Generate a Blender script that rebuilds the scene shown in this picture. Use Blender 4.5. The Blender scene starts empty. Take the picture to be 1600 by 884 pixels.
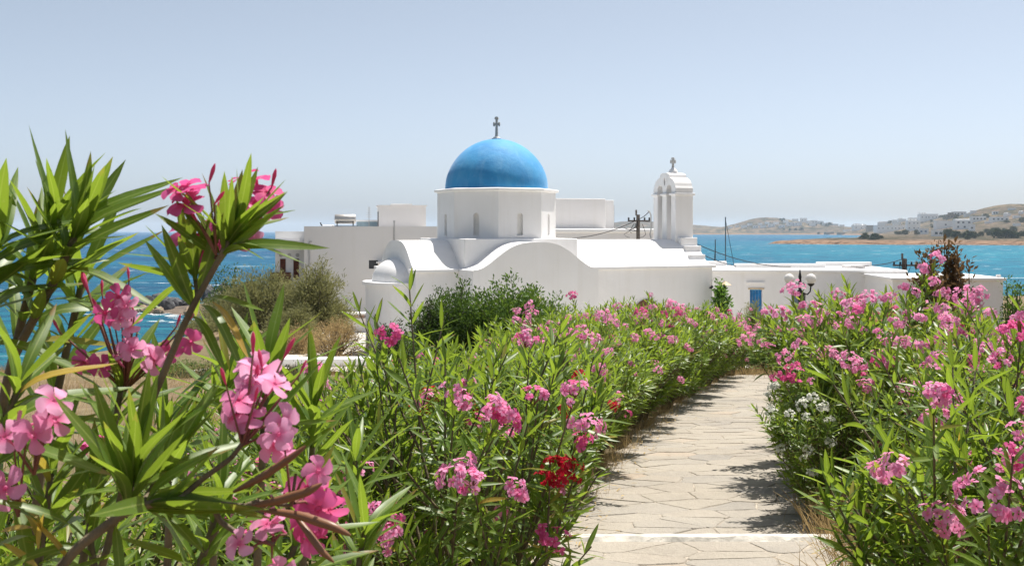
import bpy, bmesh, math, random
import numpy as np
from mathutils import Vector, Matrix
from mathutils.geometry import tessellate_polygon

R = math.radians
scene = bpy.context.scene
COL = scene.collection
F_PX = 1700.0          # focal length in photo pixels (photo is 1600 wide)
CAM_Z = 11.5           # eye height above the sea
HOR = 361.0            # horizon row in the photo

# ------------------------------------------------------------------ camera
cd = bpy.data.cameras.new('camera')
cd.sensor_width = 36.0
cd.lens = 36.0 * F_PX / 1600.0
cd.shift_y = -(442.0 - HOR) / 1600.0
cd.clip_start = 0.05
cd.clip_end = 60000.0
cd.dof.use_dof = True
cd.dof.focus_distance = 6.0
cd.dof.aperture_fstop = 26.0
cam = bpy.data.objects.new('camera', cd)
COL.objects.link(cam)
cam.location = (0, 0, CAM_Z)
cam.rotation_euler = (R(90), 0, 0)
scene.camera = cam

# ------------------------------------------------------------------ sky, sun, exposure
SUN_EL, SUN_AZ = 68.0, 42.0     # azimuth measured from the view direction towards the right
world = bpy.data.worlds.new('World')
scene.world = world
world.use_nodes = True
wn = world.node_tree
wn.nodes.clear()
sky = wn.nodes.new('ShaderNodeTexSky')
sky.sky_type = 'NISHITA'
sky.sun_disc = False
sky.sun_elevation = R(SUN_EL)
sky.sun_rotation = R(SUN_AZ)
sky.altitude = 0.0
sky.air_density = 0.5
sky.dust_density = 1.6
sky.ozone_density = 2.0
bg = wn.nodes.new('ShaderNodeBackground')
bg.inputs['Strength'].default_value = 0.098
hsv = wn.nodes.new('ShaderNodeHueSaturation')
hsv.inputs['Saturation'].default_value = 0.60
hsv.inputs['Hue'].default_value = 0.487
wo = wn.nodes.new('ShaderNodeOutputWorld')
wn.links.new(sky.outputs[0], hsv.inputs['Color'])
wn.links.new(hsv.outputs[0], bg.inputs['Color'])
wn.links.new(bg.outputs[0], wo.inputs['Surface'])

sl = bpy.data.lights.new('sun', 'SUN')
sl.energy = 4.4
sl.angle = R(0.53)
sl.color = (1.0, 0.955, 0.88)
sun = bpy.data.objects.new('sun', sl)
COL.objects.link(sun)
sdir = Vector((math.sin(R(SUN_AZ)) * math.cos(R(SUN_EL)), math.cos(R(SUN_AZ)) * math.cos(R(SUN_EL)), math.sin(R(SUN_EL))))
sun.rotation_euler = sdir.to_track_quat('Z', 'Y').to_euler()
sun.location = (40, 40, 90)

vs = scene.view_settings
vs.view_transform = 'Standard'
vs.look = 'None'
vs.exposure = 0.8
vs.gamma = 1.0
vs.use_curve_mapping = False
cy = scene.cycles
cy.use_denoising = True
cy.max_bounces = 8
cy.diffuse_bounces = 4
cy.transmission_bounces = 6
cy.glossy_bounces = 2
cy.transparent_max_bounces = 6
cy.volume_bounces = 1
cy.caustics_reflective = False
cy.caustics_refractive = False

# ------------------------------------------------------------------ helpers
def at(px, py, d):
    """Place at distance d (metres ahead) seen at this photo pixel."""
    return Vector(((px - 800.0) / F_PX * d, d, CAM_Z - (py - HOR) / F_PX * d))

def smooth(a, b, x):
    t = np.clip((np.asarray(x, float) - a) / (b - a), 0, 1)
    return t * t * (3 - 2 * t)

def link(o, parent=None):
    COL.objects.link(o)
    if parent is not None:
        o.parent = parent
    return o

def tag(o, label=None, cat=None, group=None, kind=None):
    if label: o['label'] = label
    if cat: o['category'] = cat
    if group: o['group'] = group
    if kind: o['kind'] = kind
    return o

def empty(name, loc, rz=0.0, parent=None):
    o = bpy.data.objects.new(name, None)
    o.empty_display_size = 0.2
    o.location = loc
    o.rotation_euler = (0, 0, rz)
    return link(o, parent)

def np_mesh(name, V, T, mats=(), smooth_=True, attrs=None):
    """V (n,3) float, T (m,3) triangles."""
    V = np.ascontiguousarray(V, dtype=np.float32)
    T = np.ascontiguousarray(T, dtype=np.int32)
    me = bpy.data.meshes.new(name)
    me.vertices.add(len(V)); me.vertices.foreach_set('co', V.ravel())
    me.loops.add(T.size); me.loops.foreach_set('vertex_index', T.ravel())
    me.polygons.add(len(T)); me.polygons.foreach_set('loop_start', np.arange(0, T.size, 3, dtype=np.int32))
    if smooth_:
        me.polygons.foreach_set('use_smooth', np.ones(len(T), dtype=bool))
    for k, a in (attrs or {}).items():
        at_ = me.attributes.new(k, 'FLOAT', 'POINT')
        at_.data.foreach_set('value', np.ascontiguousarray(a, dtype=np.float32))
    for m in mats:
        me.materials.append(m)
    me.update(calc_edges=True)
    return me

class MB:
    """Collects polygons; build() links them as one mesh object."""
    def __init__(s, M=None):
        s.v, s.f, s.M = [], [], M or Matrix.Identity(4)
    def vert(s, p):
        s.v.append(tuple(s.M @ Vector(p))); return len(s.v) - 1
    def poly(s, pts):
        s.f.append([s.vert(p) for p in pts])
    def box(s, x0, x1, y0, y1, z0, z1):
        i = [s.vert(p) for p in ((x0,y0,z0),(x1,y0,z0),(x1,y1,z0),(x0,y1,z0),(x0,y0,z1),(x1,y0,z1),(x1,y1,z1),(x0,y1,z1))]
        for q in ((0,3,2,1),(4,5,6,7),(0,1,5,4),(1,2,6,5),(2,3,7,6),(3,0,4,7)):
            s.f.append([i[k] for k in q])
    def prism(s, outer, holes, fn, d0, d1):
        """outer/holes: 2D loops; fn(a,b,d)->3D; extruded from d0 to d1."""
        loops = [outer] + list(holes)
        flat = [p for l in loops for p in l]
        tris = tessellate_polygon([[Vector((p[0], p[1], 0)) for p in l] for l in loops])
        a = [s.vert(fn(p[0], p[1], d0)) for p in flat]
        b = [s.vert(fn(p[0], p[1], d1)) for p in flat]
        for t in tris:
            s.f.append([a[k] for k in t]); s.f.append([b[k] for k in reversed(t)])
        o = 0
        for l in loops:
            n = len(l)
            for k in range(n):
                k2 = (k + 1) % n
                s.f.append([a[o+k], a[o+k2], b[o+k2], b[o+k]])
            o += n
    def tube(s, pts, rad, sides=6, cap=True):
        pts = [Vector(p) for p in pts]
        rad = list(rad) if hasattr(rad, '__len__') else [rad] * len(pts)
        rings = []
        up = Vector((0.13, 0.31, 0.94))
        for k, p in enumerate(pts):
            d = (pts[min(k+1, len(pts)-1)] - pts[max(k-1, 0)]).normalized()
            x = d.cross(up)
            if x.length < 0.05: x = d.cross(Vector((1, 0, 0)))
            x.normalize(); y = d.cross(x)
            rings.append([s.vert(p + (x*math.cos(2*math.pi*j/sides) + y*math.sin(2*math.pi*j/sides))*rad[k]) for j in range(sides)])
        for k in range(len(rings)-1):
            for j in range(sides):
                j2 = (j+1) % sides
                s.f.append([rings[k][j], rings[k][j2], rings[k+1][j2], rings[k+1][j]])
        if cap:
            s.f.append(list(reversed(rings[0]))); s.f.append(rings[-1])
    def lathe(s, prof, sides=24, c=(0,0,0), a0=0.0, a1=2*math.pi, sx=1.0, sy=1.0):
        full = abs(a1 - a0 - 2*math.pi) < 1e-6
        n = sides if full else sides + 1
        rings = []
        for r, z in prof:
            rings.append([s.vert((c[0] + sx*r*math.cos(a0+(a1-a0)*j/sides), c[1] + sy*r*math.sin(a0+(a1-a0)*j/sides), c[2] + z)) for j in range(n)])
        for k in range(len(rings)-1):
            for j in range(sides):
                j2 = (j+1) % n
                s.f.append([rings[k][j], rings[k][j2], rings[k+1][j2], rings[k+1][j]])
        s.f.append(list(reversed(rings[0]))); s.f.append(rings[-1])
    def build(s, name, mat, parent=None, bevel=0.0, angle=35, smooth_=True, kind=None, fix=True):
        me = bpy.data.meshes.new(name)
        me.from_pydata(s.v, [], s.f)
        bm = bmesh.new(); bm.from_mesh(me)
        bmesh.ops.remove_doubles(bm, verts=bm.verts, dist=1e-5)
        bmesh.ops.dissolve_degenerate(bm, edges=bm.edges, dist=1e-6)
        if fix: bmesh.ops.recalc_face_normals(bm, faces=bm.faces)
        bm.to_mesh(me); bm.free()
        for p in me.polygons: p.use_smooth = smooth_
        if smooth_: me.set_sharp_from_angle(angle=R(angle))
        me.materials.append(mat)
        o = bpy.data.objects.new(name, me)
        link(o, parent)
        if kind: o['kind'] = kind
        if bevel:
            b = o.modifiers.new('soft_edges', 'BEVEL')
            b.width = bevel; b.segments = 2; b.limit_method = 'ANGLE'; b.angle_limit = R(40)
            b.use_clamp_overlap = True
        return o

# ------------------------------------------------------------------ materials
def new_mat(name):
    m = bpy.data.materials.new(name)
    m.use_nodes = True
    nt = m.node_tree
    for n in list(nt.nodes): nt.nodes.remove(n)
    out = nt.nodes.new('ShaderNodeOutputMaterial')
    return m, nt, out

def nd(nt, typ, props=None, **inp):
    n = nt.nodes.new(typ)
    for k, v in (props or {}).items(): setattr(n, k, v)
    for k, v in inp.items():
        key = k.replace('_', ' ')
        s = n.inputs.get(key)
        if s is None: s = n.inputs[int(k[1:])]
        if isinstance(v, bpy.types.NodeSocket): nt.links.new(v, s)
        else: s.default_value = v
    return n

def ramp(nt, fac, stops, interp='LINEAR'):
    n = nt.nodes.new('ShaderNodeValToRGB')
    cr = n.color_ramp
    cr.interpolation = interp
    while len(cr.elements) < len(stops): cr.elements.new(0.5)
    for e, (p, c) in zip(cr.elements, stops):
        e.position = p
        e.color = (c, c, c, 1) if not hasattr(c, '__len__') else (*c[:3], 1)
    nt.links.new(fac, n.inputs[0])
    return n.outputs[0]

def mixc(nt, fac, a, b, mode='MIX'):
    n = nt.nodes.new('ShaderNodeMix')
    n.data_type = 'RGBA'; n.blend_type = mode
    for s, v in ((n.inputs[0], fac), (n.inputs[6], a), (n.inputs[7], b)):
        if isinstance(v, bpy.types.NodeSocket): nt.links.new(v, s)
        elif hasattr(v, '__len__'): s.default_value = (*v[:3], 1)
        else: s.default_value = v
    return n.outputs[2]

def noise(nt, scale, detail=4, vec=None, rough=0.55, dist=0.0):
    n = nd(nt, 'ShaderNodeTexNoise', Scale=scale, Detail=detail, Roughness=rough, Distortion=dist)
    if vec is not None: nt.links.new(vec, n.inputs['Vector'])
    return n.outputs['Fac']

def wpos(nt, scale=None, rot=None):
    g = nt.nodes.new('ShaderNodeNewGeometry')
    if scale is None and rot is None: return g.outputs['Position']
    mp = nt.nodes.new('ShaderNodeMapping')
    if scale: mp.inputs['Scale'].default_value = scale
    if rot: mp.inputs['Rotation'].default_value = rot
    nt.links.new(g.outputs['Position'], mp.inputs['Vector'])
    return mp.outputs[0]

def simple(name, col, rough=0.7, var=0.15, nscale=6.0, bump=0.0, bscale=40.0, spec=0.3, metal=0.0, objvar=0.0):
    m, nt, out = new_mat(name)
    w = wpos(nt)
    lo = tuple(c*(1-var) for c in col); hi = tuple(min(1, c*(1+var)) for c in col)
    c = ramp(nt, noise(nt, nscale, 5, w), [(0.3, lo), (0.7, hi)])
    if objvar:
        oi = nt.nodes.new('ShaderNodeObjectInfo')
        v = nd(nt, 'ShaderNodeMapRange', Value=oi.outputs['Random'], To_Min=1-objvar, To_Max=1+objvar).outputs[0]
        h = nd(nt, 'ShaderNodeHueSaturation', Color=c, Value=v); c = h.outputs[0]
    p = nd(nt, 'ShaderNodeBsdfPrincipled', Base_Color=c, Roughness=rough, Metallic=metal)
    p.inputs['Specular IOR Level'].default_value = spec
    if bump:
        b = nd(nt, 'ShaderNodeBump', Strength=bump, Distance=0.02, Height=noise(nt, bscale, 4, w))
        nt.links.new(b.outputs[0], p.inputs['Normal'])
    nt.links.new(p.outputs[0], out.inputs[0])
    return m

def plaster(name, col=(0.79, 0.78, 0.775), stain=0.30, dirt=(0.62, 0.59, 0.54)):
    """Lime-washed wall: faint blotches, thin vertical weather streaks, trowel relief."""
    m, nt, out = new_mat(name)
    w = wpos(nt)
    blot = ramp(nt, noise(nt, 0.9, 6, w, 0.6), [(0.35, 0.0), (0.75, 1.0)])
    streak = ramp(nt, noise(nt, 1.0, 5, wpos(nt, (3.2, 3.2, 0.22)), 0.6), [(0.52, 0.0), (0.78, 1.0)])
    f = nd(nt, 'ShaderNodeMath', {'operation': 'MULTIPLY'}, i0=blot, i1=stain*0.8).outputs[0]
    f2 = nd(nt, 'ShaderNodeMath', {'operation': 'MULTIPLY_ADD'}, i0=streak, i1=stain, i2=f).outputs[0]
    c = mixc(nt, f2, col, dirt)
    p = nd(nt, 'ShaderNodeBsdfPrincipled', Base_Color=c, Roughness=0.9)
    p.inputs['Specular IOR Level'].default_value = 0.15
    h = nd(nt, 'ShaderNodeMath', {'operation': 'MULTIPLY_ADD'}, i0=noise(nt, 2.2, 4, w), i1=4.0, i2=noise(nt, 22, 5, w)).outputs[0]
    b = nd(nt, 'ShaderNodeBump', Strength=0.25, Distance=0.012, Height=h)
    nt.links.new(b.outputs[0], p.inputs['Normal'])
    nt.links.new(p.outputs[0], out.inputs[0])
    return m

M = {}
M['plaster'] = plaster('lime_plaster')
M['plaster_old'] = plaster('weathered_plaster', (0.72, 0.695, 0.68), 0.28)
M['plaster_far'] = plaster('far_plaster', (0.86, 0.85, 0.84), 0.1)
M['stone_cross'] = simple('cross_concrete', (0.42, 0.41, 0.39), 0.9, 0.25, 14)
M['glass_dark'] = simple('dark_glass', (0.05, 0.055, 0.065), 0.25, 0.3, 3, spec=0.5)
M['niche'] = simple('niche_plaster', (0.74, 0.72, 0.68), 0.9, 0.08, 5)
M['wood_brown'] = simple('brown_wood', (0.14, 0.065, 0.035), 0.7, 0.3, 9)
M['shed_blue'] = simple('faded_blue_sheet', (0.24, 0.33, 0.38), 0.7, 0.15, 3)
M['grey_blue'] = simple('grey_blue_paint', (0.13, 0.17, 0.22), 0.6, 0.2, 5)
M['rust_red'] = simple('rust_red_wood', (0.10, 0.032, 0.02), 0.8, 0.3, 6)
M['blue_paint'] = simple('blue_door_paint', (0.015, 0.16, 0.40), 0.55, 0.25, 5, bump=0.2)
M['bronze'] = simple('bell_bronze', (0.05, 0.075, 0.06), 0.55, 0.3, 12, metal=0.6)
M['black_iron'] = simple('black_iron', (0.018, 0.018, 0.022), 0.5, 0.3, 20)
M['wood_pole'] = simple('pole_wood', (0.13, 0.11, 0.095), 0.9, 0.35, 8)
M['cable'] = simple('cable_rubber', (0.02, 0.02, 0.024), 0.7, 0.1, 4)
M['steel'] = simple('tank_steel', (0.48, 0.46, 0.43), 0.38, 0.1, 5, metal=0.7)
M['panel'] = simple('collector_glass', (0.05, 0.08, 0.11), 0.2, 0.2, 3, spec=0.6)
M['pvc'] = simple('grey_pipe', (0.45, 0.44, 0.43), 0.6, 0.1, 5)
M['tan_cap'] = simple('tan_lampshade', (0.55, 0.43, 0.28), 0.6, 0.15, 8)
M['rubble'] = simple('rubble_brick', (0.34, 0.22, 0.17), 0.95, 0.4, 4, bump=0.6, bscale=8)
M['rock'] = simple('shore_rock', (0.075, 0.075, 0.078), 0.85, 0.6, 1.2, bump=0.9, bscale=3, objvar=0.45)
M['rock_tan'] = simple('shore_rock_tan', (0.26, 0.19, 0.13), 0.9, 0.4, 1.5, bump=0.9, bscale=3, objvar=0.3)
M['far_win'] = simple('far_window', (0.05, 0.06, 0.075), 0.4, 0.2, 0.5)
M['far_blue'] = simple('far_blue_shutter', (0.05, 0.11, 0.22), 0.6, 0.2, 0.5)
M['far_stone'] = simple('far_stone_wall', (0.26, 0.22, 0.18), 0.95, 0.3, 0.4)
M['hull'] = simple('boat_hull_white', (0.7, 0.7, 0.7), 0.4, 0.05, 2)
M['mast'] = simple('mast_metal', (0.22, 0.21, 0.2), 0.5, 0.15, 2)

def dome_mat():
    m, nt, out = new_mat('dome_blue_limewash')
    w = wpos(nt)
    a = noise(nt, 0.8, 6, w, 0.6, 0.4)
    c = ramp(nt, a, [(0.26, (0.010, 0.200, 0.47)), (0.5, (0.018, 0.255, 0.545)), (0.62, (0.025, 0.285, 0.57)), (0.8, (0.075, 0.35, 0.62))])
    fade = ramp(nt, noise(nt, 1.0, 6, wpos(nt, (2.2, 2.2, 0.5)), 0.7, 0.5), [(0.48, 0.0), (0.70, 0.35)])
    c = mixc(nt, fade, c, (0.16, 0.40, 0.62))
    speck = ramp(nt, noise(nt, 30, 3, w), [(0.66, 0.0), (0.74, 0.5)])
    c = mixc(nt, speck, c, (0.12, 0.30, 0.55))
    p = nd(nt, 'ShaderNodeBsdfPrincipled', Base_Color=c, Roughness=0.75)
    p.inputs['Specular IOR Level'].default_value = 0.7
    p.inputs['Sheen Weight'].default_value = 0.15
    p.inputs['Sheen Roughness'].default_value = 0.4
    b = nd(nt, 'ShaderNodeBump', Strength=0.3, Distance=0.02, Height=nd(nt, 'ShaderNodeMath', {'operation': 'MULTIPLY_ADD'}, i0=noise(nt, 1.6, 3, w), i1=5.0, i2=noise(nt, 14, 5, w)).outputs[0])
    nt.links.new(b.outputs[0], p.inputs['Normal'])
    nt.links.new(p.outputs[0], out.inputs[0])
    return m
M['dome'] = dome_mat()

def globe_mat():
    m, nt, out = new_mat('opal_globe')
    p = nd(nt, 'ShaderNodeBsdfPrincipled', Base_Color=(0.82, 0.80, 0.78, 1), Roughness=0.25)
    t = nd(nt, 'ShaderNodeBsdfTranslucent', Color=(0.85, 0.83, 0.8, 1))
    x = nd(nt, 'ShaderNodeMixShader', i0=0.35, i1=p.outputs[0], i2=t.outputs[0])
    nt.links.new(x.outputs[0], out.inputs[0])
    return m
M['globe'] = globe_mat()

def leaf_mat(name, ca, cb, tr, midrib=None, rough=0.40, transl=0.42, spec=0.40, fleck=None):
    """Leaf: per-leaf hue spread, paler midrib, light passing through the blade."""
    m, nt, out = new_mat(name)
    ar = nd(nt, 'ShaderNodeAttribute', {'attribute_name': 'rnd'})
    oi = nt.nodes.new('ShaderNodeObjectInfo')
    s = nd(nt, 'ShaderNodeMath', {'operation': 'ADD'}, i0=ar.outputs['Fac'], i1=oi.outputs['Random'])
    f = nd(nt, 'ShaderNodeMath', {'operation': 'FRACT'}, i0=s.outputs[0])
    stops = [(0.0, ca), (0.9, cb)]
    if fleck: stops += [(0.965, cb), (0.985, fleck)]
    c = ramp(nt, f.outputs[0], stops)
    w = wpos(nt)
    c = mixc(nt, nd(nt, 'ShaderNodeMath', {'operation': 'MULTIPLY'}, i0=noise(nt, 25, 3, w), i1=0.35).outputs[0], c, tuple(x*0.55 for x in ca))
    if midrib:
        av = nd(nt, 'ShaderNodeAttribute', {'attribute_name': 'across'})
        ab = nd(nt, 'ShaderNodeMath', {'operation': 'ABSOLUTE'}, i0=av.outputs['Fac'])
        rb = ramp(nt, ab.outputs[0], [(0.0, 0.75), (0.16, 0.0)])
        c = mixc(nt, rb, c, midrib)
    if midrib:      # each plant a little yellower, duller or darker than the next
        hv = nd(nt, 'ShaderNodeHueSaturation', Color=c, Hue=nd(nt, 'ShaderNodeMapRange', Value=oi.outputs['Random'], To_Min=0.485, To_Max=0.508).outputs[0], Value=nd(nt, 'ShaderNodeMapRange', Value=oi.outputs['Random'], To_Min=1.18, To_Max=0.80).outputs[0])
        c = hv.outputs[0]
    if midrib:      # browned tips and scorched margins on some leaves
        al = nd(nt, 'ShaderNodeAttribute', {'attribute_name': 'along'})
        n2 = nd(nt, 'ShaderNodeMath', {'operation': 'MULTIPLY_ADD'}, i0=noise(nt, 60, 3, w), i1=0.25, i2=al.outputs['Fac']).outputs[0]
        sick = nd(nt, 'ShaderNodeMath', {'operation': 'FRACT'}, i0=nd(nt, 'ShaderNodeMath', {'operation': 'MULTIPLY'}, i0=f.outputs[0], i1=7.31).outputs[0]).outputs[0]
        tipf = nd(nt, 'ShaderNodeMath', {'operation': 'MULTIPLY'}, i0=ramp(nt, n2, [(0.98, 0.0), (1.04, 0.9)]), i1=ramp(nt, sick, [(0.60, 0.0), (0.66, 1.0)])).outputs[0]
        c = mixc(nt, tipf, c, (0.24, 0.14, 0.05))
        dust = ramp(nt, noise(nt, 140, 2, w, 0.6), [(0.60, 0.0), (0.72, 0.35)])
        c = mixc(nt, dust, c, (0.24, 0.25, 0.14))
    p = nd(nt, 'ShaderNodeBsdfPrincipled', Base_Color=c, Roughness=rough)
    p.inputs['Specular IOR Level'].default_value = spec
    tc = mixc(nt, 0.5, c, tr)
    t = nd(nt, 'ShaderNodeBsdfTranslucent', Color=tc)
    x = nd(nt, 'ShaderNodeMixShader', i0=transl, i1=p.outputs[0], i2=t.outputs[0])
    nt.links.new(x.outputs[0], out.inputs[0])
    return m

M['leaf'] = leaf_mat('oleander_leaf', (0.046, 0.108, 0.013), (0.155, 0.245, 0.032), (0.50, 0.68, 0.05), (0.32, 0.40, 0.11), fleck=(0.36, 0.27, 0.05))
M['leaf_yellow'] = leaf_mat('oleander_leaf_yellow', (0.42, 0.30, 0.04), (0.50, 0.38, 0.07), (0.7, 0.5, 0.06), (0.5, 0.42, 0.15))
M['pod'] = leaf_mat('oleander_seed_pod', (0.20, 0.085, 0.045), (0.28, 0.14, 0.07), (0.3, 0.12, 0.05), transl=0.08)
M['lentisk'] = leaf_mat('lentisk_leaf', (0.026, 0.060, 0.012), (0.080, 0.135, 0.028), (0.20, 0.34, 0.04), transl=0.25, rough=0.6, spec=0.15)
M['juniper'] = leaf_mat('juniper_leaf', (0.032, 0.046, 0.020), (0.085, 0.105, 0.042), (0.16, 0.2, 0.06), transl=0.2, rough=0.6, spec=0.15)
M['hedge_green'] = leaf_mat('hedge_leaf', (0.040, 0.095, 0.014), (0.10, 0.19, 0.03), (0.3, 0.45, 0.05), transl=0.3, rough=0.5, spec=0.25)
M['tamarisk'] = leaf_mat('tamarisk_leaf', (0.14, 0.145, 0.06), (0.27, 0.26, 0.12), (0.4, 0.4, 0.14), transl=0.3, rough=0.7, spec=0.1)
M['tamarisk_yellow'] = leaf_mat('tamarisk_leaf_yellow', (0.16, 0.17, 0.05), (0.28, 0.27, 0.09), (0.4, 0.42, 0.1), transl=0.3, rough=0.7, spec=0.1)
M['straw'] = leaf_mat('dry_straw', (0.34, 0.24, 0.11), (0.54, 0.41, 0.21), (0.6, 0.43, 0.2), transl=0.25, rough=0.8, spec=0.1)
M['brown_leaf'] = leaf_mat('withered_leaf', (0.13, 0.085, 0.045), (0.27, 0.165, 0.08), (0.36, 0.21, 0.09), transl=0.2, rough=0.8, spec=0.1)
M['vine'] = leaf_mat('vine_leaf', (0.045, 0.12, 0.018), (0.10, 0.22, 0.03), (0.3, 0.5, 0.05), transl=0.35)
M['far_tree'] = leaf_mat('far_tree_leaf', (0.028, 0.040, 0.016), (0.070, 0.082, 0.032), (0.1, 0.12, 0.04), transl=0.12, rough=0.8, spec=0.1)
M['stem'] = simple('oleander_stem', (0.16, 0.125, 0.08), 0.8, 0.35, 30, bump=0.3, bscale=120)
M['stem_red'] = simple('oleander_young_stem', (0.20, 0.085, 0.06), 0.6, 0.3, 40)
M['twig'] = simple('dry_twig', (0.11, 0.085, 0.065), 0.9, 0.3, 12)

def petal_mat(name, ca, cb, throat, tr):
    m, nt, out = new_mat(name)
    oi = nt.nodes.new('ShaderNodeObjectInfo')
    ar = nd(nt, 'ShaderNodeAttribute', {'attribute_name': 'rnd'})
    s = nd(nt, 'ShaderNodeMath', {'operation': 'ADD'}, i0=ar.outputs['Fac'], i1=oi.outputs['Random'])
    f = nd(nt, 'ShaderNodeMath', {'operation': 'FRACT'}, i0=s.outputs[0])
    c = ramp(nt, f.outputs[0], [(0, ca), (1, cb)])
    av = nd(nt, 'ShaderNodeAttribute', {'attribute_name': 'radial'})
    c = mixc(nt, ramp(nt, av.outputs['Fac'], [(0.0, 1.0), (0.28, 0.7), (0.55, 0.0)]), c, throat)
    p = nd(nt, 'ShaderNodeBsdfPrincipled', Base_Color=c, Roughness=0.6)
    p.inputs['Specular IOR Level'].default_value = 0.2
    t = nd(nt, 'ShaderNodeBsdfTranslucent', Color=mixc(nt, 0.5, c, tr))
    x = nd(nt, 'ShaderNodeMixShader', i0=0.42, i1=p.outputs[0], i2=t.outputs[0])
    nt.links.new(x.outputs[0], out.inputs[0])
    return m
M['pink'] = petal_mat('pink_petal', (0.78, 0.25, 0.46), (0.88, 0.44, 0.65), (0.74, 0.12, 0.30), (0.97, 0.42, 0.68))
M['deep_pink'] = petal_mat('deep_pink_petal', (0.64, 0.085, 0.27), (0.77, 0.17, 0.41), (0.66, 0.10, 0.22), (0.92, 0.14, 0.42))
M['red'] = petal_mat('red_petal', (0.42, 0.008, 0.025), (0.55, 0.02, 0.05), (0.4, 0.01, 0.03), (0.7, 0.02, 0.05))
M['white'] = petal_mat('white_petal', (0.74, 0.74, 0.68), (0.80, 0.80, 0.76), (0.72, 0.74, 0.5), (0.8, 0.8, 0.7))

# ================================================================== the setting
rng = np.random.default_rng(7)

def vnoise(x, y, seed=0):
    """Smooth value noise in about [-1,1]."""
    x = np.asarray(x, float); y = np.asarray(y, float)
    xi = np.floor(x).astype(np.int64); yi = np.floor(y).astype(np.int64)
    xf = x - xi; yf = y - yi
    def h(a, b):
        n = (a*374761393 + b*668265263 + seed*974634777) & 0x7fffffff
        n = ((n ^ (n >> 13)) * 1274126177) & 0x7fffffff
        return ((n ^ (n >> 16)) & 0xffff) / 32767.5 - 1.0
    u = xf*xf*(3-2*xf); v = yf*yf*(3-2*yf)
    return (h(xi,yi)*(1-u)+h(xi+1,yi)*u)*(1-v) + (h(xi,yi+1)*(1-u)+h(xi+1,yi+1)*u)*v

def fbm(x, y, seed=0, o=4):
    s = 0; a = 1.0
    for k in range(o):
        s = s + a*vnoise(np.asarray(x)*2**k, np.asarray(y)*2**k, seed+k); a *= 0.5
    return s

def path_x(Y): return -0.1 + 0.155*Y + 0.0034*Y*Y
GY = [-12, 0, 25, 30, 38, 46, 66, 90, 115, 160, 176, 190, 210]
GZ = [10.74, 9.9, 8.15, 7.55, 6.75, 6.6, 6.35, 4.6, 3.2, 2.0, 0.6, -1.6, -3.0]
SY = [-12, 30, 60, 98, 128, 142, 150, 158, 172, 180, 186, 210]
SX = [-44, -42, -38, -33, -35, -40, -50, -58, -58, -48, -10, 60]
def ground_z(X, Y):
    X = np.asarray(X, float); Y = np.asarray(Y, float)
    g = np.interp(Y, GY, GZ)
    xs = np.interp(Y, SY, SX) + 2.2*vnoise(Y*0.13, X*0+3, 5)
    m = smooth(0, 27, X - xs)
    z = g*m
    z = np.where(X < xs, -0.9 + 0.0*X - 0.12*np.minimum(8, xs - X), z*0.94 + 0.06*g - 0.30*(1-m))
    z = np.where(g < 0, np.minimum(z, g), z)
    # rough natural ground away from the path
    dp = np.abs(X - path_x(np.clip(Y, -5, 28)))
    rough = smooth(1.6, 4.0, dp) * (1 - smooth(36, 40, Y)*(1-smooth(64, 70, Y))*smooth(-12, -8, X))
    z = z + 0.10*fbm(X*0.45, Y*0.45, 11, 3)*rough - 0.05*rough
    return z

def grid_mesh(name, xs, ys, fz, mat):
    Xg, Yg = np.meshgrid(xs, ys)
    Z = fz(Xg, Yg)
    V = np.stack([Xg.ravel(), Yg.ravel(), Z.ravel()], 1)
    nx, ny = len(xs), len(ys)
    i = (np.arange(ny-1)[:, None]*nx + np.arange(nx-1)[None]).ravel()
    T = np.concatenate([np.stack([i, i+1, i+1+nx], 1), np.stack([i, i+1+nx, i+nx], 1)])
    o = bpy.data.objects.new(name, np_mesh(name, V, T, [mat]))
    return link(o)

def ground_mat():
    m, nt, out = new_mat('dry_ground')
    w = wpos(nt)
    big = noise(nt, 0.14, 5, w, 0.6)
    mid = noise(nt, 1.3, 5, w, 0.65)
    fine = noise(nt, 14, 5, w, 0.7)
    c = ramp(nt, mid, [(0.25, (0.12, 0.085, 0.052)), (0.5, (0.21, 0.155, 0.095)), (0.75, (0.31, 0.24, 0.15))])
    c = mixc(nt, ramp(nt, big, [(0.45, 0.0), (0.68, 0.65)]), c, (0.10, 0.115, 0.045))
    c = mixc(nt, nd(nt, 'ShaderNodeMath', {'operation': 'MULTIPLY'}, i0=fine, i1=0.55).outputs[0], c, (0.12, 0.085, 0.055))
    sep = nd(nt, 'ShaderNodeSeparateXYZ', Vector=w)
    low = nd(nt, 'ShaderNodeMapRange', Value=sep.outputs[2], From_Min=1.0, From_Max=2.2, To_Min=1.0, To_Max=0.0).outputs[0]
    c = mixc(nt, low, c, ramp(nt, noise(nt, 0.6, 6, w, 0.7), [(0.3, (0.07, 0.06, 0.055)), (0.7, (0.20, 0.155, 0.115))]))
    p = nd(nt, 'ShaderNodeBsdfPrincipled', Base_Color=c, Roughness=0.95)
    p.inputs['Specular IOR Level'].default_value = 0.1
    b = nd(nt, 'ShaderNodeBump', Strength=0.8, Distance=0.04, Height=fine)
    nt.links.new(b.outputs[0], p.inputs['Normal'])
    nt.links.new(p.outputs[0], out.inputs[0])
    return m
ground = grid_mesh('ground', np.concatenate([np.arange(-72, -14, 1.0), np.arange(-14, 14, 0.4), np.arange(14, 90, 1.0)]),
                   np.concatenate([np.arange(-12, 40, 0.5), np.arange(40, 211, 1.2)]), ground_z, ground_mat())
def bounce_slab_z(X, Y): return ground_z(X, Y) + 0.14  # pale slab added to bounce sunlight onto the chapel's shaded walls
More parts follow.
